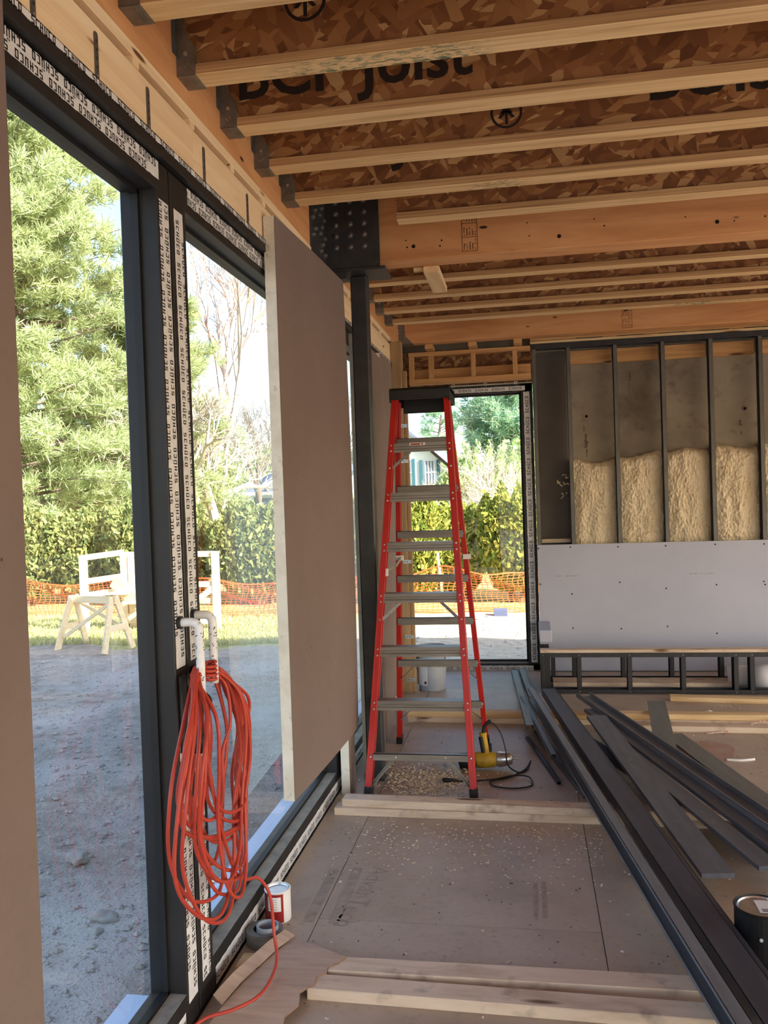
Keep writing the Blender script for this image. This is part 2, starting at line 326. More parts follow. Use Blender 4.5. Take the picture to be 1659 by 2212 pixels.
def plank(name, p0, p1, w, h, mat, parent=None, bevel=0.002, roll=0.0):
    """board centred on p0-p1, length along its own X"""
    L = (Vector(p1)-Vector(p0)).length
    return build(name, MB().box((-L/2, -w/2, -h/2), (L/2, w/2, h/2)), mat, parent, frame_of(p0, p1, roll), bevel)
def text_mesh(body, size, bold=0.0):
    cu = bpy.data.curves.new('t', 'FONT'); cu.body = body; cu.size = size; cu.offset = bold; cu.resolution_u = 3
    o = bpy.data.objects.new('t', cu); COL.objects.link(o); bpy.context.view_layer.update()
    me = bpy.data.meshes.new_from_object(o.evaluated_get(bpy.context.evaluated_depsgraph_get()))
    bpy.data.objects.remove(o); bpy.data.curves.remove(cu); me.materials.clear(); return me
ORD = ['first', 'second', 'third', 'fourth', 'fifth', 'sixth', 'seventh', 'eighth', 'ninth', 'tenth', 'eleventh', 'twelfth']

# lettering of the protective film: S C H UE C O in square strokes, letter cell 0.8 wide, 1 high
TH = 0.17
def _l(*rs): return rs
LET = {'S': _l((0, .83, .6, 1), (0, .5, TH, 1), (0, .42, .6, .58), (.6-TH, 0, .6, .5), (0, 0, .6, TH)),
       'C': _l((0, .83, .6, 1), (0, 0, TH, 1), (0, 0, .6, TH)),
       'H': _l((0, 0, TH, 1), (.6-TH, 0, .6, 1), (0, .42, .6, .58)),
       'U': _l((0, 0, TH, 1), (.6-TH, 0, .6, 1), (0, 0, .6, TH), (.05, 1.12, .24, 1.3), (.36, 1.12, .55, 1.3)),
       'O': _l((0, 0, TH, 1), (.6-TH, 0, .6, 1), (0, 0, .6, TH), (0, .83, .6, 1))}
def film_words(mb, o, e1, e2, length, size, pitch, start=0.0, lo=None, hi=None):
    """repeat the word along e1 from o; lo/hi clip across e2 (in metres from o)"""
    o, e1, e2 = Vector(o), Vector(e1), Vector(e2); sx = start
    while sx < length:
        cx = sx
        for ch in 'SCHUCO':
            for (a, b, c, d) in LET[ch]:
                u0, u1 = cx+a*size, cx+c*size; w0, w1 = b*size, d*size
                if lo is not None: w0, w1 = max(w0, lo), min(w1, hi)
                if u0 < 0 or u1 > length or w1-w0 < 1e-4: continue
                mb.add([o+e1*u0+e2*w0, o+e1*u1+e2*w0, o+e1*u1+e2*w1, o+e1*u0+e2*w1], [(0, 1, 2, 3)])
            cx += size*0.9
        sx += pitch
def film(parent, corner, e1, e2, nrm, length, width, rows, size=0.021, pitch=0.134, ragged=True, seed=1):
    """printed film strip: corner + e1*length + e2*width, with torn long edges; rows = [(offset across, phase, upside down)]"""
    rr = random.Random(seed); c, a, b, n = Vector(corner), Vector(e1), Vector(e2), Vector(nrm)
    k = max(2, int(length/0.02)); lo = []; hi = []
    for i in range(k+1):
        t = length*i/k; j = 0.0016 if ragged else 0
        lo.append(c+a*t+b*(rr.uniform(0, 2)*j)+n*0.0008); hi.append(c+a*t+b*(width-rr.uniform(0, 2)*j)+n*0.0008)
    m = MB().add(lo+hi, [(i, i+1, k+1+i+1, k+1+i) for i in range(k)])
    st = build('protective_film', m, 'tape_film', parent, fix=False)
    w = MB()
    for off, ph, flip in rows:
        if flip: film_words(w, c+a*length+b*(off+size)+n*0.0016, -a, -b, length, size, pitch, ph, max(-10, off+size-width), off+size)
        else: film_words(w, c+b*off+n*0.0016, a, b, length, size, pitch, ph, -off, width-off)
    if w.v: build('film_print', w, 'tape_ink', st, fix=False)
    return st

# ------------------------------------------------------------------ setting: ground, floor, walls, roof
GZ = -0.4
def axis_steps(lo, hi, dense, d0, d1):
    out = [lo]; 
    while out[-1] < hi:
        x = out[-1]; near = dense[0] <= x <= dense[1]
        dist = 0 if near else min(abs(x-dense[0]), abs(x-dense[1]))
        out.append(x + d0 + (d1-d0)*min(1, dist/30))
    return out
xs = axis_steps(-70, 50, (-9, 1), 0.16, 5); ys = axis_steps(-30, 90, (0, 15), 0.16, 5)
def gz(x, y):
    v = Vector((x*0.55, y*0.55, 0.3)); b = mnoise.fractal(v, 1.0, 2.0, 5)*0.05
    r = 0.05*math.sin((y-0.55*x)*2.1+2*mnoise.noise(Vector((x*.3, y*.3, 4))))*(1 if y < 10 else 0.2)
    inside = (-1.6 < x < 7) and (-4 < y < 8.6)
    return GZ + (b + r*0.5 if not inside else -0.05)
gm = MB(); gm.v = [(x, y, gz(x, y)) for y in ys for x in xs]; nx = len(xs)
gm.f = [(j*nx+i, j*nx+i+1, (j+1)*nx+i+1, (j+1)*nx+i) for j in range(len(ys)-1) for i in range(nx-1)]
ground = tag(build('ground', gm, 'ground', smooth=True, fix=False), 'bare dirt yard running into pale lawn outside the windows', 'ground', kind='structure')

X0, X1, Y0, Y1 = -1.06, 6.4, -3.2, 7.9          # inside faces of the room
floor = empty('floor'); tag(floor, 'tan subfloor sheets with seams and faded print', 'floor', kind='structure')
build('floor_base', MB().box((-1.2, Y0-0.2, -0.38), (X1+0.2, Y1+0.15, -0.02)), 'concrete', floor)
seams_x = [-1.055, -0.83, 0.222, 1.44, 2.66, 3.88, 5.10, 6.4]
for i in range(len(seams_x)-1):
    cuts = [Y0, -2.0+0.6*(i % 2), 0.2+0.6*(i % 2), 2.83+0.3*(i % 2), 5.05+0.2*(i % 2), 6.75+0.1*(i % 2), Y1]
    for a, b in zip(cuts[:-1], cuts[1:]):
        build('subfloor_sheet', MB().box((seams_x[i]+.0016, a+.0012, -0.02), (seams_x[i+1]-.0016, b-.0012, 0.0)), 'subfloor', floor)
tm = text_mesh('AdvanTech', 0.115); M = T(-0.70, 3.60, 0.0009) @ Matrix.Rotation(math.radians(-90-7), 4, 'Z'); link_mesh('floor_print', tm, 'floor_print', floor, M)
build('floor_print', MB().box((-0.785, 3.10, 0.0005), (-0.745, 3.58, 0.0009)).box((-0.885, 3.10, 0.0005), (-0.845, 3.56, 0.0009)), 'floor_print', floor)
build('floor_print', MB().box((-0.02, 3.2, 0.0005), (-0.005, 3.5, 0.0009)).box((0.015, 3.22, 0.0005), (0.03, 3.52, 0.0009)), 'floor_print', floor)

ceiling = tag(build('ceiling', MB().box((-1.7, Y0-0.6, 3.37), (X1+0.5, 8.35, 3.72)), 'osb'), 'dark deck sheets above the joists', 'ceiling', kind='structure')
wl = MB().box((-1.20, Y0, 2.69), (-1.125, Y1, 3.37)).box((-1.20, Y0, -0.4), (X0, 0.02, 2.68)).box((-1.20, 6.86, -0.4), (-1.125, Y1, 2.9))
wl.box((-1.20, 4.66, -0.4), (-1.07, 4.74, 2.63)).box((-1.20, Y0, -0.4), (-1.06, Y1, -0.02))
tag(build('wall_left', wl, 'siding_dark'), 'window wall on the left', 'wall', kind='structure')
wf = MB().box((0.09, 7.87, 0), (X1+0.2, 8.05, 3.37)).box((-1.2, 7.87, 2.60), (0.09, 8.05, 3.37)).box((-1.2, 7.87, -0.4), (X1+.2, 8.05, 0.0))
tag(build('wall_far', wf, 'concrete'), 'grey concrete far wall behind the metal studs', 'wall', kind='structure')
wr = MB().box((X1, Y0, 2.35), (X1+0.2, Y1, 3.37)).box((X1, Y0, -0.4), (X1+.2, Y1, 0.0))  # out of view; opening head lowered to cut the light coming in
for a, b in ((Y0, -2.9), (0.3, 0.5), (3.9, 4.1), (7.5, Y1)): wr.box((X1, a, 0), (X1+0.2, b, 2.65))
tag(build('wall_right', wr, 'siding_dark'), 'unseen side wall on the right, wide openings sized to light the room', 'wall', kind='structure')
wb = MB().box((-1.2, Y0-0.2, 2.65), (X1+.2, Y0, 3.37)).box((-1.2, Y0-.2, -0.4), (X1+.2, Y0, 0.0))  # out of view; openings put in so sky light reaches the room
for a, b in ((-1.2, -0.6), (2.5, 2.8), (5.9, X1+.2)): wb.box((a, Y0-0.2, 0), (b, Y0, 2.65))
tag(build('wall_back', wb, 'siding_dark'), 'unseen back wall behind the camera, wide openings put in to light the room', 'wall', kind='structure')

# ------------------------------------------------------------------ window wall: beam, header, film-covered frames
tag(plank('rim_beam', (-1.085, Y0, 3.1325), (-1.085, 7.42, 3.1325), 0.07, 0.475, 'lvl', bevel=0.003), 'orange laminated rim beam running above the window header', 'beam')
tag(plank('header_plate', (-1.083, Y0, 2.876), (-1.083, 7.42, 2.876), 0.076, 0.036, 'header_wood'), 'narrow pale plate along the underside of the rim beam', 'plate')
tag(plank('header_board', (-1.086, -1.0, 2.763), (-1.086, 2.70, 2.763), 0.072, 0.146, 'header_wood'), 'pale header board above the left sash, nearest the camera', 'board')
tag(plank('header_board', (-1.086, 2.704, 2.763), (-1.086, 4.55, 2.763), 0.072, 0.146, 'header_wood'), 'pale header board above the right sash, ending at the steel saddle', 'board')
tag(plank('header_board', (-1.086, 4.72, 2.763), (-1.086, 6.84, 2.763), 0.072, 0.146, 'header_wood'), 'pale header board beyond the steel column', 'board')
tag(plank('header_spacer', (-1.105, -1.0, 2.847), (-1.105, 6.84, 2.847), 0.03, 0.022, 'grime'), 'grey-brown recessed strip between header board and plate', 'strip')  # slot backing in the same grey-brown as the floor crumbs
for i, y in enumerate((1.45, 1.87, 2.28, 2.69, 3.08, 3.47, 5.2, 5.6, 6.0, 6.4)):
    tag(plank('shim_block', (-1.062, y-0.02, 2.847), (-1.062, y+0.02, 2.847), 0.03, 0.0225, 'header_wood', bevel=0), 'little wood shim in header slot, %s from the camera' % ORD[i], 'shim', 'shims in the header slot')
sp = [1.765, 2.052, 2.355, 2.79, 3.25]
for i, y in enumerate(sp):
    e = empty('strap_anchor', (-1.05, y, 2.695)); tag(e, 'grey perforated strap screwed to header board, %s from the left' % ORD[i], 'strap', 'strap anchors on the header')
    w = 0.009; poly = [(y-w, 2.688), (y+w, 2.688), (y+w, 2.806), (y+w*.6, 2.813), (y-w*.6, 2.813), (y-w, 2.806)]
    build('strap_plate', MB().prism(poly, 'x', -1.05, -1.0465), 'stud_steel', e)
    for k in range(5): build('strap_hole', MB().disc((-1.0462, y, 2.702+0.022*k), 0.0042, 'x', 8), 'gasket' if k else 'nail', e, fix=False)

def sash(win, ya, yb, sl, sr, glass_x=-1.13, seed=0):
    """fixed or sliding leaf between ya and yb; sl, sr = widths of the left and right stile"""
    xa, xb = -1.18, X0
    f = MB().box((xa, ya, 0.0), (xb, ya+sl, 2.632)).box((xa, yb-sr, 0.0), (xb, yb, 2.632))
    f.box((xa, ya+sl, 2.545), (xb, yb-sr, 2.632)).box((xa, ya+sl, 0.0), (xb, yb-sr, 0.108))
    s = build('sash', f, 'frame', win, bevel=0.0025)
    g0, g1, z0, z1 = ya+sl, yb-sr, 0.108, 2.545; q = 0.012
    gk = MB().box((-1.142, g0, z0), (-1.118, g0+q, z1)).box((-1.142, g1-q, z0), (-1.118, g1, z1)).box((-1.142, g0, z1-q), (-1.118, g1, z1)).box((-1.142, g0, z0), (-1.118, g1, z0+q))
    build('gasket', gk, 'gasket', s)
    build('dusty_ledge', MB().box((-1.116, g0+.001, 0.108), (-1.064, g1-.001, 0.1095)), 'sill_dust', s)
    build('glass_pane', MB().add([(glass_x, g0+.004, z0+.004), (glass_x, g1-.004, z0+.004), (glass_x, g1-.004, z1-.004), (glass_x, g0+.004, z1-.004)], [(0, 1, 2, 3)]), 'glass', win, fix=False)
    build('outer_sill', MB().box((-1.258, g0, 0.06), (-1.186, g1, 0.098)), 'sill_metal', win)
    return s
EY, EZ, EX = (0, 1, 0), (0, 0, 1), (1, 0, 0)
w1 = empty('window_1', (-1.1, 2.4, 0)); tag(w1, 'large sliding glass unit with printed white film, left of the ladder', 'window', kind='structure')
of = MB().box((-1.19, 0.02, 2.636), (-1.038, 4.66, 2.69)).box((-1.19, 0.02, -0.02), (-1.05, 4.66, 0.0)).box((-1.19, 0.02, 0), (-1.05, 0.10, 2.64)).box((-1.19, 4.58, 0), (-1.05, 4.66, 2.64))
build('outer_frame', of, 'frame', w1, bevel=0.002)
sash(w1, 0.10, 2.506, 0.085, 0.085); sash(w1, 2.516, 4.58, 0.118, 0.085)
film(w1, (-1.038, 0.10, 2.666), EY, EZ, EX, 3.55, 0.020, [(0.0005, 0.03, False)], size=.019, seed=3)
film(w1, (X0, 0.19, 2.573), EY, EZ, EX, 2.245, 0.058, [(0.034, 0.02, True), (0.004, 0.087, True)], seed=4)
film(w1, (X0, 2.655, 2.573), EY, EZ, EX, 1.9, 0.058, [(0.034, 0.02, True), (0.004, 0.087, True)], seed=5)
# (edges are torn; the two strips beside the handles are peeled away round the grips)
film(w1, (X0, 2.499, 1.10), EZ, (0, -1, 0), EX, 1.42, 0.072, [(0.010, 0.03, False), (0.053, 0.10, False)], seed=6)
film(w1, (X0, 2.499, 0.075), EZ, (0, -1, 0), EX, 0.80, 0.072, [(0.010, 0.03, False), (0.053, 0.10, False)], seed=7)
film(w1, (X0, 2.538, 2.525), (0, 0, -1), EY, EX, 1.42, 0.072, [(0.014, 0.03, False), (0.056, 0.09, False)], seed=8)
film(w1, (X0, 2.538, 0.95), (0, 0, -1), EY, EX, 0.87, 0.072, [(0.014, 0.03, False), (0.056, 0.09, False)], seed=9)
film(w1, (X0, 2.65, 0.006), EY, EZ, EX, 1.93, 0.062, [(0.014, 0.0, False)], size=0.023, pitch=0.15, seed=10)
film(w1, (X0, 0.2, 0.006), EY, EZ, EX, 2.2, 0.062, [(0.014, 0.0, False)], size=0.023, pitch=0.15, seed=11)
w2 = empty('window_2', (-1.1, 5.8, 0)); tag(w2, 'glass unit with printed film beyond the steel column', 'window', kind='structure')
of = MB().box((-1.19, 4.74, 2.636), (-1.038, 6.84, 2.69)).box((-1.19, 4.74, -0.02), (-1.05, 6.84, 0.0)).box((-1.19, 6.76, 0), (-1.05, 6.84, 2.64)).box((-1.19, 4.74, 0), (-1.05, 4.80, 2.64))
build('outer_frame', of, 'frame', w2, bevel=0.002)
sash(w2, 4.80, 6.76, 0.085, 0.085)
film(w2, (-1.038, 4.8, 2.666), EY, EZ, EX, 2.0, 0.020, [(0.0005, 0.03, False)], size=.019, seed=12)
film(w2, (X0, 6.755, 0.06), EZ, (0, -1, 0), EX, 2.5, 0.072, [(0.012, 0.03, False), (0.05, 0.09, False)], seed=13)
film(w2, (X0, 4.9, 0.006), EY, EZ, EX, 1.8, 0.062, [(0.014, 0.0, False)], size=0.023, pitch=0.15, seed=14)

# far window (end wall)
w3 = empty('window_3', (-0.5, 7.78, 0)); tag(w3, 'tall far window with printed film behind the ladder', 'window', kind='structure')
fa = MB().box((-1.15, 7.74, 2.503), (0.084, 7.86, 2.575)).box((-1.15, 7.74, -0.01), (0.084, 7.86, 0.055)).box((-0.02, 7.74, 0), (0.084, 7.86, 2.575)).box((-1.15, 7.74, 0), (-1.08, 7.86, 2.575))
build('frame_bars', fa, 'frame', w3, bevel=0.003)
build('gasket', MB().box((-1.08, 7.80, 2.485), (-.02, 7.82, 2.503)).box((-1.08, 7.80, 0.055), (-.02, 7.82, 0.085)).box((-0.036, 7.80, 0.055), (-.02, 7.82, 2.5)).box((-1.08, 7.80, .055), (-1.062, 7.82, 2.5)), 'gasket', w3)
build('inner_bead', MB().box((-1.08, 7.765, 0.055), (0.0, 7.80, 0.068)), 'alu', w3)
build('glass_pane', MB().add([(-1.08, 7.81, 0.055), (0.0, 7.81, 0.055), (0.0, 7.81, 2.503), (-1.08, 7.81, 2.503)], [(0, 1, 2, 3)]), 'glass', w3, fix=False)
NY = (0, -1, 0)
film(w3, (-1.14, 7.74, 2.512), EX, EZ, NY, 1.16, 0.044, [(0.012, 0.03, True)], size=0.022, pitch=0.15, seed=15)
film(w3, (0.060, 7.74, 0.07), EZ, (-1, 0, 0), NY, 2.43, 0.058, [(0.014, 0.02, False)], size=0.029, pitch=0.185, seed=16)
film(w3, (-1.14, 7.74, -0.004), EX, EZ, NY, 1.16, 0.046, [(0.010, 0.02, False)], size=0.022, pitch=0.15, seed=17)
for i, x in enumerate((-0.62, -0.33, -0.06)):
    e = empty('frame_clip', (x, 7.735, 2.58)); tag(e, 'small bright clip on top edge of far window, %s from left' % ORD[i], 'clip', 'clips above the far window')
    build('clip_plate', MB().box((x-.014, 7.732, 2.572), (x+.014, 7.742, 2.60)), 'nail', e); build('clip_hole', MB().disc((x, 7.7315, 2.586), .005, 'y', 8), 'gasket', e, fix=False)

# ------------------------------------------------------------------ ceiling joists, hangers, girders
FW, FH = 0.089, 0.034
JY = [1.88, 2.283, 2.675, 3.065, 3.455, 3.845, 4.24, 5.03, 5.44, 5.86, 6.28, 6.69]
JW = ['nearest of all and barely in frame at the top', 'above the top edge with only its end showing', 'third back, with green paint on its underside', 'fourth back, over the word Joist',
      'fifth back, counted from the camera', 'sixth back, touching the steel saddle', 'seventh back, cut short in front of the girder',
      'hidden just behind the girder', 'first one visible beyond the girder', 'second one visible beyond the girder', 'third one visible beyond the girder', 'last one before the far beam']
JZ = 2.955
for i, yb in enumerate(JY):
    xa = -1.03 if i != 6 else -0.585
    yc = yb-FW/2; e = empty('ceiling_joist', (xa, yc, JZ)); tag(e, 'engineered wood joist, ' + JW[i], 'joist', 'ceiling joists')
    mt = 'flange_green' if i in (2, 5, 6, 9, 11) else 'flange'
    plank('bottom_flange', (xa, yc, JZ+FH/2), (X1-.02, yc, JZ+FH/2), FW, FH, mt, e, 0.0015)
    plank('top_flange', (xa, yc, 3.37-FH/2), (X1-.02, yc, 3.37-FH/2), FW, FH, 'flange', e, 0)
    L = X1-.02-xa
    build('web', MB().box((-L/2, -.005, -(3.37-JZ-2*FH)/2), (L/2, .005, (3.37-JZ-2*FH)/2)), 'osb', e, T(xa+L/2, yc, (3.37+JZ)/2))
    wy = yc-0.0062
    def put(body, size, x, z, bold=0.004, mat='ink'):
        me = text_mesh(body, size, bold); MX = T(x, wy, z) @ Matrix.Rotation(math.pi/2, 4, 'X')
        if size < 0.1: link_mesh('web_print', me, mat, e, MX); return
        bm_ = bmesh.new(); bm_.from_mesh(me); bmesh.ops.remove_doubles(bm_, verts=bm_.verts[:], dist=1e-6); seen = set()
        for f0 in bm_.faces:
            if f0.index in seen: continue
            isl = []; todo = [f0]; seen.add(f0.index)
            while todo:
                f_ = todo.pop(); isl.append(f_)
                for ed in f_.edges:
                    for g_ in ed.link_faces:
                        if g_.index not in seen: seen.add(g_.index); todo.append(g_)
            idx = {}; mb_ = MB()
            for f_ in isl:
                for v_ in f_.verts:
                    if v_ not in idx: idx[v_] = len(mb_.v); mb_.v.append(tuple(v_.co))
                mb_.f.append(tuple(idx[v_] for v_ in f_.verts))
            build('printed_letter', mb_, mat, e, MX, fix=False)
        bm_.free()
    def logo(x, z, r):
        m = MB(); n = 28
        ring = [((x+rr*math.cos(2*math.pi*k/n)), wy, z+rr*math.sin(2*math.pi*k/n)) for rr in (r, r*0.84) for k in range(n)]
        m.add(ring, [(k, (k+1) % n, n+(k+1) % n, n+k) for k in range(n)])
        for w0, zt in ((0.55, .1), (0.4, .38)):
            m.add([(x-w0*r, wy, z+(zt-.42)*r), (x, wy, z+(zt+.2)*r), (x+w0*r, wy, z+(zt-.42)*r), (x+(w0-.2)*r, wy, z+(zt-.46)*r), (x, wy, z+(zt-.08)*r), (x-(w0-.2)*r, wy, z+(zt-.46)*r)], [(0, 1, 4, 5), (1, 2, 3, 4)])
        m.add([(x-.09*r, wy, z-.75*r), (x+.09*r, wy, z-.75*r), (x+.09*r, wy, z+.1*r), (x-.09*r, wy, z+.1*r)], [(0, 1, 2, 3)])
        build('logo_print', m, 'ink', e, fix=False)
    if i == 2: logo(-0.635, 3.165, 0.068); put('Boise Cascade', 0.062, -0.545, 3.166, 0.002); put('BCI  Joist', 0.225, -0.20, 3.165)
    if i == 3: put('BCI  Joist', 0.225, -1.0, 3.07)
    if i == 4: logo(-0.03, 3.09, 0.062); put('BOISE', 0.225, 0.50, 3.08)
    if i == 5: put('BCI  Joist', 0.225, -1.0, 3.11)
    # hanger
    if i in (6, 7): continue
    ya, yq = yb-FW-0.0016, yb+0.0016
    h = empty('joist_hanger', (-1.05, yc, JZ)); tag(h, 'grey metal hanger holding the joist %s' % JW[i], 'hanger', 'joist hangers on the rim beam')
    poly = [(-1.05, JZ-.0015), (-0.988, JZ-.0015), (-0.984, JZ+.082), (-1.008, JZ+.118), (-1.018, JZ+.16), (-1.018, JZ+.32), (-1.05, JZ+.32)]
    build('side_plate', MB().prism(poly, 'y', ya-.0015, ya), 'galv', h); build('side_plate', MB().prism(poly, 'y', yq, yq+.0015), 'galv', h)
    st = MB().box((-1.05, ya-.0015, JZ-.003), (-0.988, yq+.0015, JZ-.0005)).box((-1.004, ya-.001, JZ-.0042), (-1.0, yq+.001, JZ-.003)).box((-1.012, ya-.001, JZ-.0042), (-1.009, yq+.001, JZ-.003))
    build('seat_plate', st, 'galv', h)
    build('back_flange', MB().box((-1.0525, ya-.034, JZ+.06), (-1.05+.0012, ya, JZ+.36)).box((-1.0525, yq, JZ+.06), (-1.05+.0012, yq+.034, JZ+.36)), 'galv', h)
    build('nail_head', MB().tube([(-1.018, ya-.0015, JZ+.066), (-1.018, ya-.006, JZ+.066)], .0065, 8), 'nail', h)
    for dx, dz in ((-.006, .03), (.004, .033), (-.002, .024)): build('rivet', MB().tube([(-1.018+dx*1.5, ya-.0015, JZ+dz), (-1.018+dx*1.5, ya-.0035, JZ+dz)], .0018, 6), 'nail', h)

def beam_stamp(parent, x, y, z0, z1, mat='ink_brown'):
    m = MB(); w = 0.0012
    for dx in (0.0, 0.082): m.box((x+dx, y-.0012, z0), (x+dx+.003, y-.0004, z1))
    n = 3
    for k in range(n+1): zz = z0+(z1-z0)*k/n; m.box((x, y-.0012, zz-.0015), (x+.085, y-.0004, zz+.0015))
    rr = random.Random(int(x*100))
    for k in range(n):
        zb = z0+(z1-z0)*(k+.12)/n
        for c in range(5):
            hgt = (z1-z0)/n*rr.uniform(.35, .75); xx = x+.01+c*.015
            for s_ in range(6):
                if rr.random() < .75: m.box((xx, y-.0012, zb+hgt*s_/6), (xx+rr.uniform(.004, .009), y-.0004, zb+hgt*(s_+.7)/6))
    build('grade_stamp', m, mat, parent)
def holes(parent, pts, y, mat='hole'):
    for (x, z, r) in pts: build('bolt_hole', MB().disc((x, y-.0006, z), r, 'y', 12), mat, parent, fix=False)
GB = 2.893
g1 = empty('girder_beam', (-0.74, 4.73, GB)); tag(g1, 'deep orange laminated girder running right from the steel saddle', 'beam')
plank('beam_body', (-0.80, 4.73, (GB+3.37)/2), (X1-.02, 4.73, (GB+3.37)/2), 0.158, 3.37-GB, 'lvl', g1, 0.004)
beam_stamp(g1, -0.30, 4.651, 2.915, 3.14); holes(g1, [(-0.565, 2.965, .011), (0.216, 2.955, .011), (1.016, 2.962, .011), (1.83, 2.96, .011)], 4.651)
holes(g1, [(-.6, 2.962, .005), (-.605, 3.0, .004), (-.41, 2.985, .005), (-.42, 2.955, .005), (.05, 3.04, .004), (.4, 3.03, .004), (.45, 2.99, .005), (.86, 3.0, .004), (.06, 2.97, .004), (1.1, 2.96, .004), (1.25, 2.97, .005)], 4.651)
g2 = empty('girder_beam', (-1.04, 7.42, 2.93)); tag(g2, 'orange laminated beam along the far wall above the studs', 'beam')
plank('beam_body', (-1.04, 7.42, 3.145), (X1-.02, 7.42, 3.145), 0.14, 0.44, 'lvl', g2, 0.004)
beam_stamp(g2, 0.83, 7.351, 2.94, 3.09); holes(g2, [(-.85, 3.06, .008), (-.55, 3.0, .004), (.1, 3.01, .004), (.5, 3.02, .004), (1.3, 3.05, .005), (1.6, 3.0, .004), (.12, 3.04, .004)], 7.351)
h = empty('beam_hanger', (-1.05, 7.34, 2.93)); tag(h, 'big galvanised hanger at left end of the far beam', 'hanger')
build('face_plate', MB().prism([(-1.05, 2.925), (-0.93, 2.925), (-0.99, 2.99), (-1.0, 3.15), (-1.05, 3.15)], 'y', 7.345, 7.3475), 'galv', h)
build('seat_plate', MB().box((-1.05, 7.345, 2.922), (-0.93, 7.50, 2.925)), 'galv', h)
for k in range(5): build('nail_head', MB().tube([(-1.035, 7.345, 2.95+.03*k), (-1.035, 7.340, 2.95+.03*k)], .004, 6), 'nail', h)
e = tag(plank('nailer_block', (-0.487, 4.80, 2.873), (-0.487, 5.29, 2.873), 0.089, 0.038, 'block_wood'), 'pale short two-by-four nailed under the girder, sticking out behind it', 'block')
tag(plank('nailer_block', (-0.56, 4.815, 2.884), (-0.56, 4.855, 2.884), 0.06, 0.018, 'block_wood'), 'tiny wood scrap beside the short block under the girder', 'block')

# steel column and beam saddle
c = empty('steel_column', (-0.86, 4.65, 0)); tag(c, 'dark grey square steel column with bolted beam saddle, left of the ladder', 'column')
build('shaft', MB().box((-0.935, 4.70, 0.0), (-0.842, 4.79, 2.842)), 'black_steel', c, bevel=0.007)
build('base_plate', MB().box((-0.942, 4.693, 0.0), (-0.835, 4.797, 0.008)), 'black_steel', c, bevel=0.002)
build('saddle_seat', MB().box((-1.06, 4.585, 2.842), (-0.715, 4.84, 2.858)), 'black_steel', c, bevel=0.003)
sp_ = build('saddle_plate', MB().box((-1.048, 4.60, 2.856), (-0.745, 4.612, 3.34)), 'black_steel', c, bevel=0.002)
sd_ = build('saddle_plate', MB().box((-1.052, 4.265, 2.862), (-1.044, 4.60, 3.34)), 'black_steel', c, bevel=0.002)
build('saddle_plate', MB().box((-1.048, 4.815, 2.856), (-0.745, 4.826, 3.34)), 'black_steel', c, bevel=0.002)
build('saddle_gusset', MB().box((-1.06, 4.58, 2.80), (-0.93, 4.63, 2.842)), 'black_steel', c, bevel=0.003)
def bolt(parent, p, d):
    p, d = Vector(p), Vector(d)
    build('bolt_head', MB().tube([p, p+d*.003, p+d*.0031, p+d*.011, p+d*.014], [.016, .016, .011, .011, .005], 10), 'galv', parent)
for zz in (2.975, 3.037, 3.098, 3.16, 3.222):
    for xx in (-0.983, -0.904, -0.826): bolt(sp_, (xx, 4.60, zz), (0, -1, 0))
for k, zz in enumerate((2.93, 2.975, 3.02, 3.07, 3.12, 3.17)):
    for yy in ((4.31, 4.47, 4.57) if k % 2 == 0 else (4.36, 4.52)):
        bolt(sd_, (-1.044, yy, zz+0.04*(yy < 4.4)), (1, 0, 0))

# ------------------------------------------------------------------ covering boards against the window wall
def sheet(name, pa, pb, z0, z1, th, label, cat='board', bow=0.0, lean=0.0, face='board_brown', edge='board_edge', chip=0):
    """sheet whose room-side face runs pa->pb (x, y), bowed into the room by bow and leaning back by lean at its top"""
    pa, pb = Vector((*pa, 0)), Vector((*pb, 0)); d = (pb-pa).normalized(); nr = Vector((d.y, -d.x, 0)); L = (pb-pa).length
    nu, nv = 12, 16; rr = random.Random(chip+3)
    def P(u, v, off):
        b = bow*math.sin(math.pi*min(1, max(0, v)))*(u**1.5) + bow*0.5*math.sin(math.pi*u)
        return pa + d*(L*u) + nr*(b-lean*v+off) + Vector((0, 0, z0+(z1-z0)*v))
    o = empty(name, (pa.x, pa.y, z0)); tag(o, label, cat)
    def grid(off, flip):
        vs = [P(i/nu, j/nv, off) for j in range(nv+1) for i in range(nu+1)]
        return vs, [(j*(nu+1)+i, j*(nu+1)+i+1, (j+1)*(nu+1)+i+1, (j+1)*(nu+1)+i) for j in range(nv) for i in range(nu)]
    f, ff = grid(0.0, 0); b, bf = grid(-th, 1)
    n = len(f); m = MB(); m.v = [tuple(p) for p in f+b]
    m.f = ff + [tuple(reversed([q+n for q in k])) for k in bf]
    ring = [i for i in range(nu+1)] + [j*(nu+1)+nu for j in range(1, nv+1)] + [nv*(nu+1)+i for i in range(nu-1, -1, -1)] + [j*(nu+1) for j in range(nv-1, 0, -1)]
    m.f += [(ring[k], ring[k]+n, ring[(k+1) % len(ring)]+n, ring[(k+1) % len(ring)]) for k in range(len(ring))]
    build('core', m, edge, o)
    sk = MB(); g, gf = grid(0.0012, 0); sk.add(g, gf); build('paper_face', sk, face, o, smooth=True)
    return o
sheet('gypsum_sheet', (-1.0, 0.36), (-1.0, 1.572), 0.32, 2.76, 0.047, 'brown gypsum sheet cut off by the left edge of the picture')
s1 = sheet('gypsum_sheet', (-0.998, 3.44), (-0.952, 4.585), 0.335, 2.785, 0.047, 'big brown gypsum sheet covering the window, pale edge towards camera', bow=0.012)
s2 = sheet('gypsum_sheet', (-0.985, 4.47), (-0.975, 4.58), 0.0, 0.31, 0.047, 'short brown gypsum piece on the floor under the big sheet')
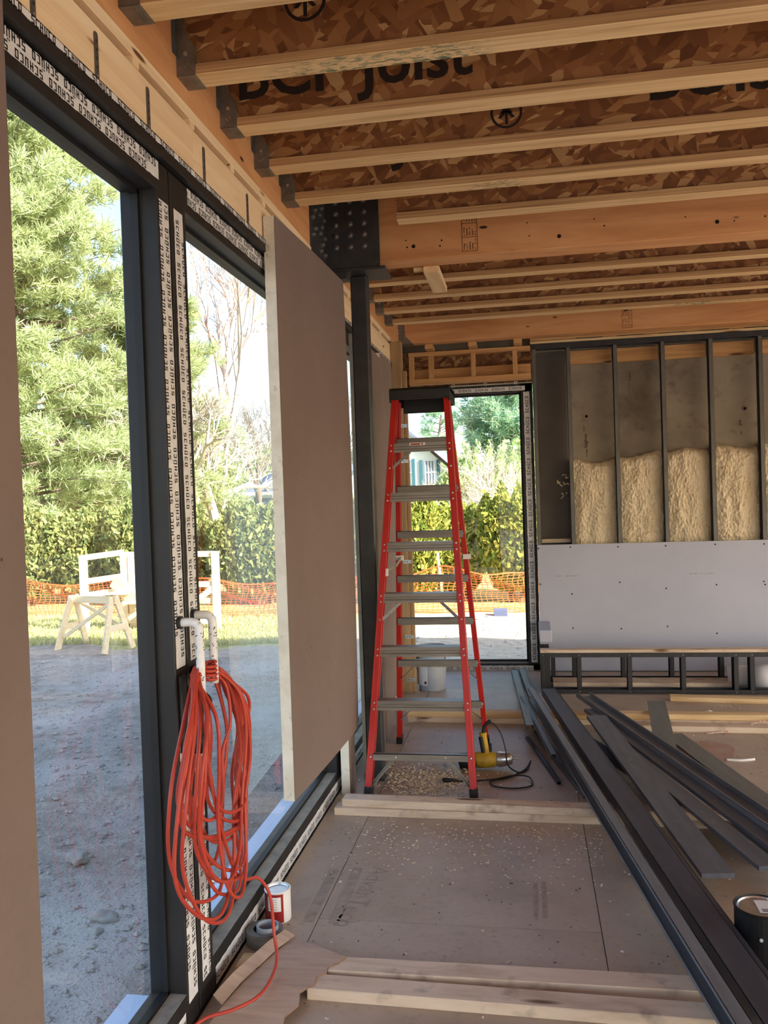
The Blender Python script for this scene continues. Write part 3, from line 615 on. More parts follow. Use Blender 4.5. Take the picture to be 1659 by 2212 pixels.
sheet('gypsum_sheet', (-0.95, 4.83), (-0.965, 5.9), 0.0, 2.55, 0.03, 'brown gypsum sheet standing behind the steel column', bow=0.02)
sheet('gypsum_sheet', (-0.99, 5.95), (-0.995, 6.5), 0.13, 2.62, 0.03, 'narrow brown gypsum sheet near the far corner')
tag(plank('bolt_cap', (-0.963, 4.60, 0.375), (-0.95, 4.60, 0.375), 0.02, 0.02, 'ink_brown', bevel=0.004), 'round brown screw cap at foot of the big gypsum sheet', 'cap')

# ------------------------------------------------------------------ far wall: studs, foam, drywall, header
SX = [0.09, 0.387, 0.787, 1.187, 1.583, 1.985, 2.39, 2.80, 3.20, 3.60]
def cstud(x, y0, y1, z0, z1, w=0.034):
    m = MB().box((x, y0, z0), (x+w, y0+.0015, z1)).box((x, y1-.0015, z0), (x+w, y1, z1)).box((x+w-.0015, y0, z0), (x+w, y1, z1))
    return m.box((x, y0, z0), (x+.0015, y0+.012, z1)).box((x, y1-.012, z0), (x+.0015, y1, z1))
for i, x in enumerate(SX):
    tag(build('metal_stud', cstud(x, 7.695, 7.785, 0.01, 2.89), 'stud_steel'), 'grey metal stud in far wall, %s from the window' % ORD[i], 'stud', 'far wall studs')
tag(build('stud_track', MB().box((0.085, 7.69, 2.862), (X1, 7.6915, 2.91)).box((0.085, 7.69, 2.9085), (X1, 7.79, 2.91)).box((0.085, 7.7885, 2.862), (X1, 7.79, 2.91)), 'stud_dark'), 'dark steel top track of the far wall studs', 'track')
tag(build('stud_track', MB().box((0.085, 7.69, 0.0), (X1, 7.79, 0.0015)).box((0.085, 7.69, 0.0), (X1, 7.6915, 0.035)), 'stud_dark'), 'dark steel bottom track of the far wall studs', 'track')
tag(plank('top_plate', (0.075, 7.74, 2.922), (X1, 7.74, 2.922), 0.11, 0.022, 'pine'), 'pale lower plate board along top of the stud wall', 'plate')
tag(plank('top_plate', (0.075, 7.735, 2.948), (X1, 7.735, 2.948), 0.12, 0.022, 'framing'), 'warm upper plate board directly under the far beam', 'plate')
for k in range(6):
    x = 0.47+0.35*k; tag(plank('plate_gap', (x, 7.678, 2.9345), (x+.23, 7.678, 2.9345), .004, .005, 'hole', bevel=0), 'thin dark slot between plate boards, %s from left' % ORD[k], 'slot', 'slots between the plates')
for k in range(len(SX)-1):
    a, b = SX[k]+.036, SX[k+1]-.002
    if k > 0: tag(plank('nailer_board', (a, 7.845, 2.79), (b, 7.845, 2.79), 0.045, 0.12, 'framing'), 'wood nailer at top of the %s stud bay from the window' % ORD[k], 'nailer', 'nailers in the stud bays')
tag(plank('bay_sill', (0.126, 7.83, 1.155), (0.385, 7.83, 1.155), 0.07, 0.035, 'pine_dirty'), 'short wood sill at foot of the empty dark bay', 'sill')
build_dark = tag(build('bay_membrane', MB().box((0.105, 7.862, 0.02), (0.385, 7.868, 2.86)), 'membrane'), 'dark grey membrane lining the first stud bay', 'membrane')
FT = [1.868, 1.905, 1.93, 1.945, 1.955, 1.94, 1.93, 1.95]
for k in range(1, 7):
    a, b = SX[k]+.0355, SX[k+1]-.0005; zt = FT[(k-1) % 8]; nu, nv = 56, 124; m = MB(); z0 = 0.02
    for j in range(nv+1):
        for i in range(nu+1):
            u, v = i/nu, j/nv; x = a+(b-a)*u
            top = zt + 0.022*math.sin(u*5.2+k*1.7) + 0.012*mnoise.noise(Vector((u*6, k*3.1, 0)))
            z = 0.95+(top-0.95)*v
            pr = Vector((x*14, z*6, k*7.3)); q = Vector((x*46, z*22, k))
            bulge = 0.105 - 0.03*abs(2*u-1)**3 + 0.018*mnoise.noise(pr) + 0.016*abs(mnoise.noise(q)) + .010*mnoise.noise(q*2.1)
            if v > 0.9: bulge *= math.sqrt(max(0.0, 1-((v-0.9)/0.1)**2))
            m.v.append((x, 7.868-max(0.0, bulge), z))
    m.f = [(j*(nu+1)+i, j*(nu+1)+i+1, (j+1)*(nu+1)+i+1, (j+1)*(nu+1)+i) for j in range(nv) for i in range(nu)]
    n0 = len(m.v); cols = [(a, 7.87), (b, 7.87)]
    m.add([(a, 7.869, .95), (b, 7.869, .95), (b, 7.869, zt-.03), (a, 7.869, zt-.03)], [(3, 2, 1, 0)])
    tag(build('spray_foam', m, 'foam', smooth=True, fix=False), 'cream spray foam filling stud bay, %s lump from the left' % ORD[k-1], 'foam', 'spray foam lumps between studs')
fs = MB()
for k in range(14):
    p = Vector((0.33+R.uniform(-.05, .04), 7.855, 1.62+R.gauss(0, .07))); fs.tube([p, p+Vector((R.uniform(-.03, .03), -.006, R.uniform(-.03, .03)))], R.uniform(.003, .012), 5)
tag(build('foam_splatter', fs, 'foam'), 'cream splatter of foam stuck in the empty dark bay', 'foam splatter', kind='stuff')
# concrete details: form-tie holes and stain streaks
for i, (x, z) in enumerate(((0.557, 2.264), (1.906, 2.266))):
    e = empty('tie_hole', (x, 7.868, z)); tag(e, 'round form-tie hole in the concrete, %s' % ('left one' if i == 0 else 'right one'), 'hole')
    build('rim', MB().tube([(x, 7.869, z), (x, 7.862, z)], .024, 14), 'concrete', e); build('bore', MB().disc((x, 7.8615, z), .014, 'y', 12), 'hole', e, fix=False)
st = MB()
for (x, z, w, h) in ((.54, 1.98, .03, .13), (.53, 2.13, .012, .05), (.94, 2.56, .02, .09), (.935, 2.42, .008, .16), (1.86, 2.12, .03, .05), (1.87, 2.04, .012, .03), (.55, 1.90, .014, .07)):
    pts = []; n = 9
    for k in range(n): t = k/(n-1); pts.append((x+w*(.3+.7*R.random())*(1 if k % 2 else .6), 7.8692, z+h*t))
    for k in range(n-1, -1, -1): t = k/(n-1); pts.append((x-w*.4*R.random(), 7.8692, z+h*t))
    st.add(pts, [tuple(range(len(pts)))])
tag(build('wall_stain', st, 'grime', fix=False), 'dark drips and patches on the concrete between studs', 'stain', kind='stuff')

dw = empty('drywall_sheet', (0.085, 7.68, 0)); tag(dw, 'pale blue-grey drywall sheet screwed along lower half of far wall', 'drywall')
build('panel', MB().box((0.085, 7.672, 0.006), (2.52, 7.69, 1.128)), 'drywall', dw, bevel=0.002)
for (x, z) in ((.095, 1.097), (.372, 1.103), (.779, 1.097), (1.18, 1.096), (1.589, 1.098), (1.985, 1.092), (.375, .689), (.786, .785), (1.174, .726), (1.591, .751), (.374, .386), (.787, .378), (1.177, .395), (1.584, .332), (1.975, .772), (1.985, .745), (.105, .39), (.102, .78)):
    build('screw_head', MB().disc((x, 7.6714, z), 0.0075, 'y', 8), 'gasket', dw, fix=False)
for x0 in (.22, 1.37):
    m = MB()
    for k in range(14):
        if R.random() < .8: m.box((x0+k*.015, 7.6710, .845+R.uniform(-.002, .002)), (x0+k*.015+R.uniform(.005, .011), 7.6716, .853))
    build('stock_print', m, 'floor_print', dw)
tag(build('drywall_sheet', MB().box((2.525, 7.672, .006), (X1, 7.69, 1.128)), 'drywall'), 'second drywall sheet further right, outside the picture', 'drywall')

# wood framing over the far window
hz = lambda n, p0, p1, w, h, lab, mat='framing': tag(plank(n, p0, p1, w, h, mat), lab, 'framing')
hz('header_rail', (-1.0, 7.62, 2.617), (0.075, 7.62, 2.617), 0.09, 0.05, 'wood rail resting on top of the far window')
hz('header_rail', (-1.0, 7.62, 2.862), (0.075, 7.62, 2.862), 0.09, 0.036, 'upper wood rail of the framing above far window')
hz('backing_board', (-1.0, 7.70, 2.69), (0.075, 7.70, 2.69), 0.035, 0.10, 'wide board at back of the framing above far window')
for i, (x, w) in enumerate(((-0.975, .045), (-0.80, .045), (-0.425, .04), (-0.06, .04))):
    tag(plank('cripple_stud', (x, 7.60, 2.642), (x, 7.60, 2.844), 0.05, w, 'framing'), 'short upright over far window, %s from left' % ORD[i], 'framing', 'short uprights over the far window')
for i, x in enumerate((-0.80, -0.42, -0.03)):
    tag(plank('blocking', (x-.035, 7.55, 2.904), (x+.035, 7.55, 2.904), 0.22, 0.04, 'framing'), 'small block between upper rail and far beam, %s from left' % ORD[i], 'framing', 'blocks under the far beam')
tag(build('sheathing', MB().box((-1.1, 7.845, 2.6), (0.085, 7.865, 2.92)), 'osb'), 'dark sheathing seen through gaps above far window', 'sheathing')
cp = empty('corner_post', (-1.0, 6.87, 0)); tag(cp, 'wood corner post left of the far window with metal straps', 'post')
plank('post_body', (-1.005, 6.875, 0.0), (-1.005, 6.875, 2.855), 0.09, 0.09, 'post_wood', cp)
plank('post_strip', (-0.944, 6.89, 0.0), (-0.944, 6.89, 2.62), 0.05, 0.03, 'post_wood', cp)
for z in (0.11, 0.46, 1.07, 1.885, 2.17):
    s_ = build('strap_plate', MB().box((-1.0, 6.826, z-.014), (-0.93, 6.8295, z+.014)), 'nail', cp)
    for x in (-.985, -.965): build('strap_hole', MB().disc((x, 6.8255, z), .0045, 'y', 8), 'gasket', s_, fix=False)

# ------------------------------------------------------------------ low framed ledge in front of the far wall
def low_frame(y0, y1, xs, zt, label, mat='stud_dark', x1=X1-.1, xa=0.075):
    e = empty('low_stud_frame', (xa, y0, 0)); tag(e, label, 'frame')
    for zz in (0.0, zt-.034):
        m = MB().box((xa, y0, zz), (x1, y0+.0015, zz+.034)).box((xa, y1-.0015, zz), (x1, y1, zz+.034))
        m.box((xa, y0, zz if zz == 0 else zz+.0325), (x1, y1, zz+.0015 if zz == 0 else zz+.034)); build('track_rail', m, mat, e)
    for x in xs:
        build('stud', cstud(x, y0+.002, y1-.002, 0.002, zt-.002), mat, e)
        for zz in (0.017, zt-.017): build('screw', MB().tube([(x+.017, y0, zz), (x+.017, y0-.004, zz)], .0035, 6), 'nail', e)
    return e
LX = [0.076, 0.355, 0.740, 1.141, 1.527, 1.644, 2.04, 2.44, 2.84, 3.24, 3.64, 4.04, 4.44, 4.84, 5.24, 5.64, 6.04]
low_frame(6.83, 6.92, LX, 0.322, 'low dark steel stud frame in front, under the wood cap')
low_frame(7.25, 7.34, [0.165, 0.34, 0.738, 1.123, 1.513, 1.91, 2.3, 2.7, 3.1, 3.5, 3.9, 4.3, 4.7], 0.262, 'second low steel frame, seen through the front one', xa=0.155)
tag(build('end_channel', MB().box((0.074, 6.925, 0.0), (0.0755, 7.24, 0.322)).box((0.074, 6.925, 0), (0.15, 6.9265, .322)).box((0.074, 7.2385, 0), (0.15, 7.24, .322)), 'stud_dark'), 'dark channel closing left end of the low frames', 'channel')
tag(plank('wood_cap', (0.074, 6.875, 0.335), (X1-.1, 6.875, 0.335), 0.092, 0.024, 'pine_dirty'), 'long pale wood cap board on the low steel frame', 'board')
tag(plank('floor_board', (0.17, 7.08, 0.03), (1.56, 7.08, 0.03), 0.2, 0.05, 'pine_dirty'), 'pale board lying on floor between the two low frames', 'board')
tag(build('wall_offcut', MB().box((0.074, 7.10, 0.36), (0.175, 7.60, 0.46)), 'drywall', bevel=0.004), 'white gypsum offcut on left end of the ledge', 'offcut')
pr = empty('paper_roll', (1.62, 7.0, 0)); tag(pr, 'loosely curled white building paper lying in the low frame, far right', 'paper')
def curl(name, p0, p1, r0, r1, a0, a1, mat='paper_white'):
    p0, p1 = Vector(p0), Vector(p1); d = (p1-p0).normalized(); u = d.cross(Vector((0, 0, 1))).normalized(); w = u.cross(d); m = MB(); n = 26; k = 10
    for j in range(k+1):
        t = j/k; c_ = p0+(p1-p0)*t; r = r0+(r1-r0)*t
        for i in range(n+1): a = a0+(a1-a0)*i/n; q = c_+u*(r*math.cos(a)*(1+.1*i/n))+w*(r*math.sin(a)*(1+.1*i/n)); m.v.append((q.x, q.y, max(.004, q.z)))
    m.f = [(j*(n+1)+i, j*(n+1)+i+1, (j+1)*(n+1)+i+1, (j+1)*(n+1)+i) for j in range(k) for i in range(n)]
    o = build(name, m, mat, pr, smooth=True, fix=False); sm = o.modifiers.new('thick', 'SOLIDIFY'); sm.thickness = 0.002; return o
curl('inner_curl', (1.53, 7.10, 0.085), (2.5, 7.0, 0.11), 0.075, 0.09, -2.4, 3.4)
curl('outer_flap', (1.70, 6.99, 0.10), (2.6, 6.96, 0.14), 0.085, 0.13, -1.2, 3.9)

# ------------------------------------------------------------------ red step ladder
ld = empty('step_ladder', (-0.59, 4.95, 0)); tag(ld, 'tall red fibreglass step ladder with aluminium steps and black cap', 'ladder')
def lerp(a, b, t): return Vector(a)*(1-t)+Vector(b)*t
FL = ((-0.882, 4.465, 0.02), (-0.728, 4.90, 2.20)); FR = ((-0.319, 4.465, 0.02), (-0.434, 4.90, 2.20))
RL = ((-0.857, 5.44, 0.02), (-0.744, 5.10, 2.17)); RR = ((-0.297, 5.44, 0.02), (-0.444, 5.10, 2.17))
def at_z(rail, z): t = (z-rail[0][2])/(rail[1][2]-rail[0][2]); return lerp(rail[0], rail[1], t)
def rail(r, w, h, inward):
    m = MB(); off = Vector((inward*(w/2-.003), 0, 0))
    m.beam(Vector(r[0])-off, Vector(r[1])-off, .006, h, (0, 1, 0))
    for s_ in (-1, 1): o_ = Vector((0, s_*(h/2-.004), 0)); m.beam(Vector(r[0])+o_, Vector(r[1])+o_, w, .008, (0, 1, 0))
    return m
rails = {}
for nm, r_, w_, h_, iw in (('FL', FL, .034, .064, 1), ('FR', FR, .034, .064, -1), ('RL', RL, .030, .052, 1), ('RR', RR, .030, .052, -1)):
    rails[nm] = build('side_rail', rail(r_, w_, h_, iw), 'ladder_red', ld, bevel=0.0012)
    b = Vector(r_[0]); up = (Vector(r_[1])-b).normalized()
    build('foot', MB().beam(b-up*.02, b+up*.03, w_+.008, h_+.008, (0, 1, 0)), 'black_plastic', rails[nm], bevel=.003)
def rivet(parent, p, dy=-1): build('rivet', MB().tube([p, Vector(p)+Vector((0, dy*.004, 0))], [.007, .004], 8), 'nail', parent)
FZ = [0.495, 0.777, 1.064, 1.344, 1.622, 1.903]
for i, z in enumerate(FZ):
    a, b = at_z(FL, z), at_z(FR, z); y = a.y-.031
    prof = [(y, z-.052), (y, z-.036), (y+.006, z-.033), (y+.006, z-.021), (y, z-.018), (y, z), (y+.078, z), (y+.078, z-.022), (y+.074, z-.022), (y+.074, z-.004), (y+.010, z-.004), (y+.010, z-.049)]
    s_ = build('step', MB().prism(prof, 'x', a.x+.013, b.x-.013), 'alu', ld)
    for r_, k in ((FL, 'FL'), (FR, 'FR')):
        for dz in (-.01, -.043): p = at_z(r_, z+dz); rivet(rails[k], (p.x, p.y-.032, z+dz))
    if i in (2, 5):
        for s2_, e_ in ((1, a), (-1, b)):
            q = at_z(FL if s2_ == 1 else FR, z-.14); build('knee_brace', MB().beam((e_.x+s2_*.105, y+.02, z-.05), (q.x+s2_*.014, q.y-.01, z-.14), .003, .028, (0, 1, 0)).beam((e_.x+s2_*.105, y+.012, z-.05), (q.x+s2_*.014, q.y-.02, z-.14), .016, .003, (0, 1, 0)), 'alu', ld)
            rivet(rails['FL' if s2_ == 1 else 'FR'], (q.x, q.y-.032, z-.14))
    if i == 5:
        lb = build('step_label', MB().box((-.645, y-.0012, z-.015), (-.555, y-.0004, z+.0)), 'white_label', s_)
        build('label_print', MB().disc((-.572, y-.0018, z-.0075), .0052, 'y', 10).box((-.638, y-.0018, z-.012), (-.583, y-.0014, z-.004)), 'red_label', s_, fix=False)
z = .226; a, b = at_z(FL, z), at_z(FR, z)
build('bottom_bar', MB().box((a.x+.015, a.y-.04, z-.036), (b.x-.015, a.y-.036, z)).box((a.x+.015, a.y-.04, z-.003), (b.x-.015, a.y-.015, z)), 'alu', ld)
for x in (a.x, a.x+.135, b.x-.135, b.x): rivet(ld, (x, a.y-.04, z-.018))
for s2_, r_ in ((1, FL), (-1, FR)):
    q = at_z(r_, .05); p = at_z(r_, z); build('knee_brace', MB().beam((p.x+s2_*.13, p.y-.02, z-.03), (q.x+s2_*.016, q.y+.0, .05), .004, .026, (0, 1, 0)).beam((p.x+s2_*.13, p.y-.012, z-.026), (q.x+s2_*.016, q.y+.008, .054), .02, .003, (0, 1, 0)), 'alu', ld)
    rivet(rails['FL' if s2_ == 1 else 'FR'], (q.x, q.y-.032, .05))
for z in (0.296, 0.565, 0.838, 1.109, 1.386, 1.664, 1.95):
    a, b = at_z(RL, z), at_z(RR, z); build('rear_bar', MB().box((a.x-.005, a.y-.034, z-.045), (b.x+.005, a.y-.030, z)).box((a.x-.005, a.y-.034, z-.003), (b.x+.005, a.y-.005, z)), 'alu', ld)
    if z < .6:
        for s2_, r_ in ((1, RL), (-1, RR)): q = at_z(r_, z-.13); p = at_z(r_, z); build('knee_brace', MB().beam((p.x+s2_*.10, p.y-.02, z-.04), (q.x+s2_*.01, q.y-.02, z-.13), .004, .026, (0, 1, 0)), 'alu', ld)
    for r_, k in ((RL, 'RL'), (RR, 'RR')): p = at_z(r_, z-.022); rivet(rails[k], (p.x, p.y-.027, z-.022))
cap = MB().prism([(4.835, 2.155), (4.835, 2.21), (4.85, 2.222), (5.165, 2.222), (5.18, 2.21), (5.18, 2.14), (5.165, 2.14), (5.165, 2.19), (4.855, 2.19), (4.855, 2.155)], 'x', -.757, -.408)
build('top_cap', cap, 'black_plastic', ld, bevel=.003)
build('cap_skirt', MB().box((-.757, 4.84, 2.14), (-.747, 5.18, 2.21)).box((-.418, 4.84, 2.14), (-.408, 5.18, 2.21)).box((-.715, 5.12, 2.10), (-.455, 5.13, 2.19)), 'black_plastic', ld, bevel=.002)
for r1, r2, s2_ in ((FL, RL, 1), (FR, RR, -1)):
    p, q = at_z(r1, 1.19), at_z(r2, 1.22); m_ = (p+q)/2+Vector((0, 0, -.015))
    build('spreader', MB().beam(p+Vector((s2_*.02, .03, 0)), m_+Vector((s2_*.02, 0, 0)), .003, .022).beam(m_+Vector((s2_*.024, 0, 0)), q+Vector((s2_*.02, -.02, 0)), .003, .022), 'alu', ld)
    build('spreader_clip', MB().box((q.x-.012, q.y-.05, 1.205), (q.x+.035, q.y-.028, 1.235)).box((p.x+.02*s2_-.006, p.y-.03, 1.16), (p.x+.02*s2_+.006, p.y+.0, 1.20)), 'white_label', ld)

# ------------------------------------------------------------------ loose steel channels on the floor
def channel(p0, p1, w, leg, mode, mat, label, t=0.0022, M2=None):
    """steel channel from far end p0 to near end p1 (points on its lowest face, middle). mode: 'web_up', 'open_up', 'side' (web on the left)"""
    L = (Vector(p1)-Vector(p0)).length; m = MB()
    if mode == 'web_up':
        m.box((-L/2, -w/2, leg-t), (L/2, w/2, leg)).box((-L/2, -w/2, 0), (L/2, -w/2+t, leg)).box((-L/2, w/2-t, 0), (L/2, w/2, leg))
        m.box((-L/2, -w/2, 0), (L/2, -w/2+.009, t)).box((-L/2, w/2-.009, 0), (L/2, w/2, t))
    elif mode == 'open_up':
        m.box((-L/2, -w/2, 0), (L/2, w/2, t)).box((-L/2, -w/2, 0), (L/2, -w/2+t, leg)).box((-L/2, w/2-t, 0), (L/2, w/2, leg))
        m.box((-L/2, -w/2, leg-t), (L/2, -w/2+.009, leg)).box((-L/2, w/2-.009, leg-t), (L/2, w/2, leg))
    elif mode == 'side_open':
        m.box((-L/2, leg/2-t, 0), (L/2, leg/2, w)).box((-L/2, -leg/2, 0), (L/2, leg/2, t)).box((-L/2, -leg/2, w-t), (L/2, leg/2, w)).box((-L/2, -leg/2, 0), (L/2, -leg/2+t, .014)).box((-L/2, -leg/2, w-.014), (L/2, -leg/2+t, w))
    elif mode == 'solid': m.box((-L/2, -w/2, 0), (L/2, w/2, leg))
    else:   # on its side: legs horizontal, web vertical towards -x of the room
        m.box((-L/2, leg/2-t, 0), (L/2, leg/2, w)) if False else m.box((-L/2, -leg/2, 0), (L/2, -leg/2+t, w))
        m.box((-L/2, -leg/2, 0), (L/2, leg/2, t)).box((-L/2, -leg/2, w-t), (L/2, leg/2, w)).box((-L/2, leg/2-t, 0), (L/2, leg/2, .009)).box((-L/2, leg/2-t, w-.009), (L/2, leg/2, w))
    o = build('steel_channel', m, mat, None, frame_of(p0, p1)); return tag(o, label, 'channel', 'loose steel channels on the floor')
# (frame X runs far->near, so its Y points to +x of the room; web of 'side' pieces faces -x)
channel((-0.010, 6.32, 0.078), (0.545, 2.25, 0.078), 0.088, 0.046, 'side_open', 'track_light', 'leftmost long steel channel standing on its side, grey strip on top')
channel((0.120, 6.44, 0.078), (0.668, 2.25, 0.078), 0.10, 0.052, 'web_up', 'track_dark', 'long dark channel lying flat right beside the leftmost one')
channel((0.192, 6.27, 0.078), (0.734, 2.25, 0.078), 0.045, 0.022, 'side', 'track_dark', 'thin dark channel along the right side of the long flat one')
channel((-0.15, 7.60, 0.0), (-0.02, 5.4, 0.108), 0.052, 0.03, 'web_up', 'track', 'farthest narrow channel pointing at the far window, left of two')
channel((-0.085, 7.66, 0.0), (0.0, 6.34, 0.062), 0.05, 0.03, 'web_up', 'track', 'farthest narrow channel pointing at the far window, right of two')
channel((-0.068, 6.30, 0.078), (0.11, 4.9, 0.078), 0.036, 0.03, 'web_up', 'track', 'short channel just left of the leftmost long one')
channel((0.41, 5.70, 0.105), (0.686, 3.42, 0.085), 0.125, 0.020, 'solid', 'track', 'broad grey board whose cut end lies left of the paint can')
channel((0.50, 5.15, 0.079), (0.905, 3.53, 0.077), 0.092, 0.018, 'solid', 'track', 'lighter grey board with slanting end, right of the broad one')
channel((0.365, 6.32, 0.100), (1.28, 3.0, 0.095), 0.105, 0.032, 'open_up', 'track_light', 'open trough channel with both legs up, far right of the pile')
channel((0.40, 5.98, 0.079), (1.14, 3.2, 0.077), 0.105, 0.020, 'solid', 'track', 'grey board half hidden under the open trough')
channel((0.30, 5.40, 0.040), (0.98, 3.75, 0.010), 0.09, 0.03, 'web_up', 'track_dark', 'lowest dark channel, glimpsed between the boards')
channel((0.867, 6.25, 0.078), (0.74, 4.95, 0.078), 0.122, 0.010, 'solid', 'track_green', 'short flat grey strip lying across the far lumber')
channel((0.885, 5.70, 0.0), (1.18, 4.28, 0.0), 0.125, 0.010, 'solid', 'track_green', 'flat grey strip on the floor right of the trough')
channel((0.02, 5.66, 0.0), (0.27, 4.5, 0.0), 0.05, 0.03, 'web_up', 'track', 'short blue-grey channel poking out left, under the pile')
channel((-0.04, 5.56, 0.0), (0.13, 4.7, 0.0), 0.02, 0.022, 'side', 'track_dark', 'slim dark channel beside the one poking out left')

# ------------------------------------------------------------------ lumber on the floor
def lum(p0, p1, label, mat='pine_dirty', w=0.089, h=0.038): tag(plank('lumber', p0, p1, w, h, mat, bevel=0.003), label, 'lumber', 'loose two-by-fours on the floor')
lum((-1.005, 4.215, .019), (1.35, 4.17, .019), 'lower board of the stack at the ladder feet')
lum((-0.968, 4.235, .057), (1.30, 4.15, .057), 'upper board of the stack at the ladder feet')
lum((-0.70, 2.765, .019), (1.6, 2.775, .019), 'front lumber piece further from the camera, stained, at the bottom edge')
lum((-0.74, 2.655, .019), (1.5, 2.60, .019), 'frontmost lumber piece with black stains, nearest the camera')
lum((-0.875, 5.985, .019), (1.75, 5.94, .019), 'lower board of the far stack beyond the ladder')
lum((-0.88, 5.99, .057), (1.75, 5.965, .057), 'upper board of the far stack beyond the ladder', 'pine')
lum((0.60, 5.83, .019), (1.9, 5.78, .019), 'loose board in front of the far stack, right side', 'pine_dirty')
lum((1.02, 6.64, .019), (2.3, 6.50, .019), 'single board on the floor before the low steel frame', 'pine')
lum((-1.015, 2.755, .019), (-0.86, 2.755, .019), 'short offcut by the window, beside the tape roll', 'pine')
lum((-1.0, 2.66, .019), (-0.80, 2.655, .019), 'short offcut by the window, under the cardboard', 'pine')

# ------------------------------------------------------------------ cans, tape, bucket, cardboard
def can(loc, r, h, label, body, name='paint_can'):
    e = empty(name, loc); tag(e, label, 'can', 'paint cans'); c_ = loc
    build('can_body', MB().lathe([(0, 0), (r*.97, 0), (r, .003), (r, h-.006), (r*1.03, h-.003), (r*1.03, h), (r*.97, h+.002), (r*.95, h-.005)], 36, c_), body, e, smooth=False)
    build('can_lid', MB().lathe([(r*.95, h-.004), (r*.86, h-.001), (r*.82, h-.006), (0, h-.006)], 36, c_), 'nail', e)
    return e
c1 = can((-0.985, 3.118, 0), 0.049, 0.118, 'small paint can with red and white label beside the window frame', 'white_label')
def wrap(parent, c_, r, z0, z1, a0, a1, mat, name='can_label'):
    m = MB(); n = 16
    for k in range(n+1): a = a0+(a1-a0)*k/n; x, y = c_[0]+r*math.cos(a), c_[1]+r*math.sin(a); m.v += [(x, y, z0), (x, y, z1)]
    m.f = [(2*k, 2*k+2, 2*k+3, 2*k+1) for k in range(n)]; return build(name, m, mat, parent, fix=False)
q = (-0.985, 3.118)
wrap(c1, q, .0494, .004, .112, -3.2, -.85, 'red_label'); wrap(c1, q, .0498, .048, .102, -2.1, -1.05, 'white_label'); wrap(c1, q, .0497, .085, .112, -3.1, -2.3, 'ink'); wrap(c1, q, .0497, .003, .112, -4.4, -2.45, 'ink')
for k in range(5): wrap(c1, q, .0502, .056+.009*k, .059+.009*k, -2.15, -1.85, 'floor_print', 'label_print'); wrap(c1, q, .0502, .056+.009*k, .058+.009*k, -1.65, -1.35, 'floor_print', 'label_print')
wrap(c1, q, .0503, .05, .10, -1.77, -1.72, 'ink', 'label_print')
c2 = can((0.735, 3.0, 0), 0.084, 0.185, 'big dark paint can with silver lid at the right edge', 'gasket')
build('lid_label', MB().box((0.723, 2.955, .1815), (0.788, 3.045, .1822)), 'white_label', c2); build('lid_print', MB().box((0.733, 2.965, .1823), (0.773, 2.971, .1826)).box((.733, 2.978, .1823), (.778, 2.982, .1826)), 'ink', c2)
build('bail_ear', MB().tube([(0.715, 2.918, .11), (0.713, 2.910, .112)], .006, 8), 'nail', c2)
tr = empty('tape_roll', (-0.972, 2.945, 0)); tag(tr, 'grey roll of wide tape lying by the small paint can', 'tape roll')
build('tape_wound', MB().lathe([(.040, 0), (.066, 0), (.066, .05), (.040, .05)], 36, (-0.985, 2.945, 0)), 'tape_grey', tr, smooth=False)
build('core_tube', MB().lathe([(.034, .002), (.040, .002), (.040, .066), (.034, .066), (.034, .002)], 36, (-0.972, 2.94, 0)), 'bucket_grey', tr)
pm('bucket_pale', [(0.3, S(196, 200, 206)), (0.7, S(210, 214, 218))], ns=4, rough=0.5, bump=0)
bk = empty('bucket', (-0.812, 6.985, 0)); tag(bk, 'grey plastic bucket with white label by the corner post', 'bucket'); bc = (-0.812, 6.985, 0)
build('bucket_body', MB().lathe([(0, 0), (.102, 0), (.108, .004), (.126, .30), (.134, .30), (.134, .345), (.126, .36), (.12, .36), (.104, .01), (0, .01)], 40, bc), 'bucket_grey', bk)
wrap(bk, bc, .1225, .05, .29, -2.9, -1.75, 'bucket_pale', 'bucket_label'); wrap(bk, bc, .1235, .065, .085, -2.0, -1.85, 'ink', 'label_print')
hp = [(bc[0]+.13*math.cos(t), bc[1]-.13*abs(math.sin(t))-.005, .31-.10*math.sin(t)) for t in [math.pi*k/14 for k in range(15)]]
build('wire_handle', MB().tube(hp, .0022, 6), 'black_plastic', bk)

cb = empty('cardboard_flap', (-0.8, 2.6, 0.04)); tag(cb, 'torn flattened cardboard piece draped over the near lumber', 'cardboard')
out = [(-0.868, 2.925), (-0.655, 2.80), (-0.668, 2.765), (-0.70, 2.735), (-0.695, 2.70), (-0.725, 2.675), (-0.72, 2.63), (-0.755, 2.585), (-0.745, 2.53), (-0.775, 2.48), (-0.77, 2.44), (-0.80, 2.38), (-0.82, 2.30), (-1.0, 2.42), (-0.985, 2.50)]
def cb_z(x, y):
    t = 0.041 if y > 2.60 else 0.041-(2.60-y)*.14
    return max(0.001, t) + 0.001 + (.0 if y < 2.82 else -.1*(y-2.82))
bm = bmesh.new(); vsb = [bm.verts.new((x, y, 0)) for x, y in out]; bm.faces.new(vsb); bmesh.ops.triangulate(bm, faces=bm.faces[:])
for _ in range(4): bmesh.ops.subdivide_edges(bm, edges=[e for e in bm.edges if e.calc_length() > 0.035], cuts=1); bmesh.ops.triangulate(bm, faces=bm.faces[:])
for v_ in bm.verts: v_.co.z = cb_z(v_.co.x, v_.co.y)
me = bpy.data.meshes.new('cardboard_sheet'); bm.to_mesh(me); bm.free()
o_ = link_mesh('cardboard_sheet', me, 'cardboard', cb, None, False); me.materials.append(MATS['cardboard_edge'])
sm = o_.modifiers.new('thick', 'SOLIDIFY'); sm.thickness = 0.005; sm.offset = 1; sm.material_offset_rim = 1
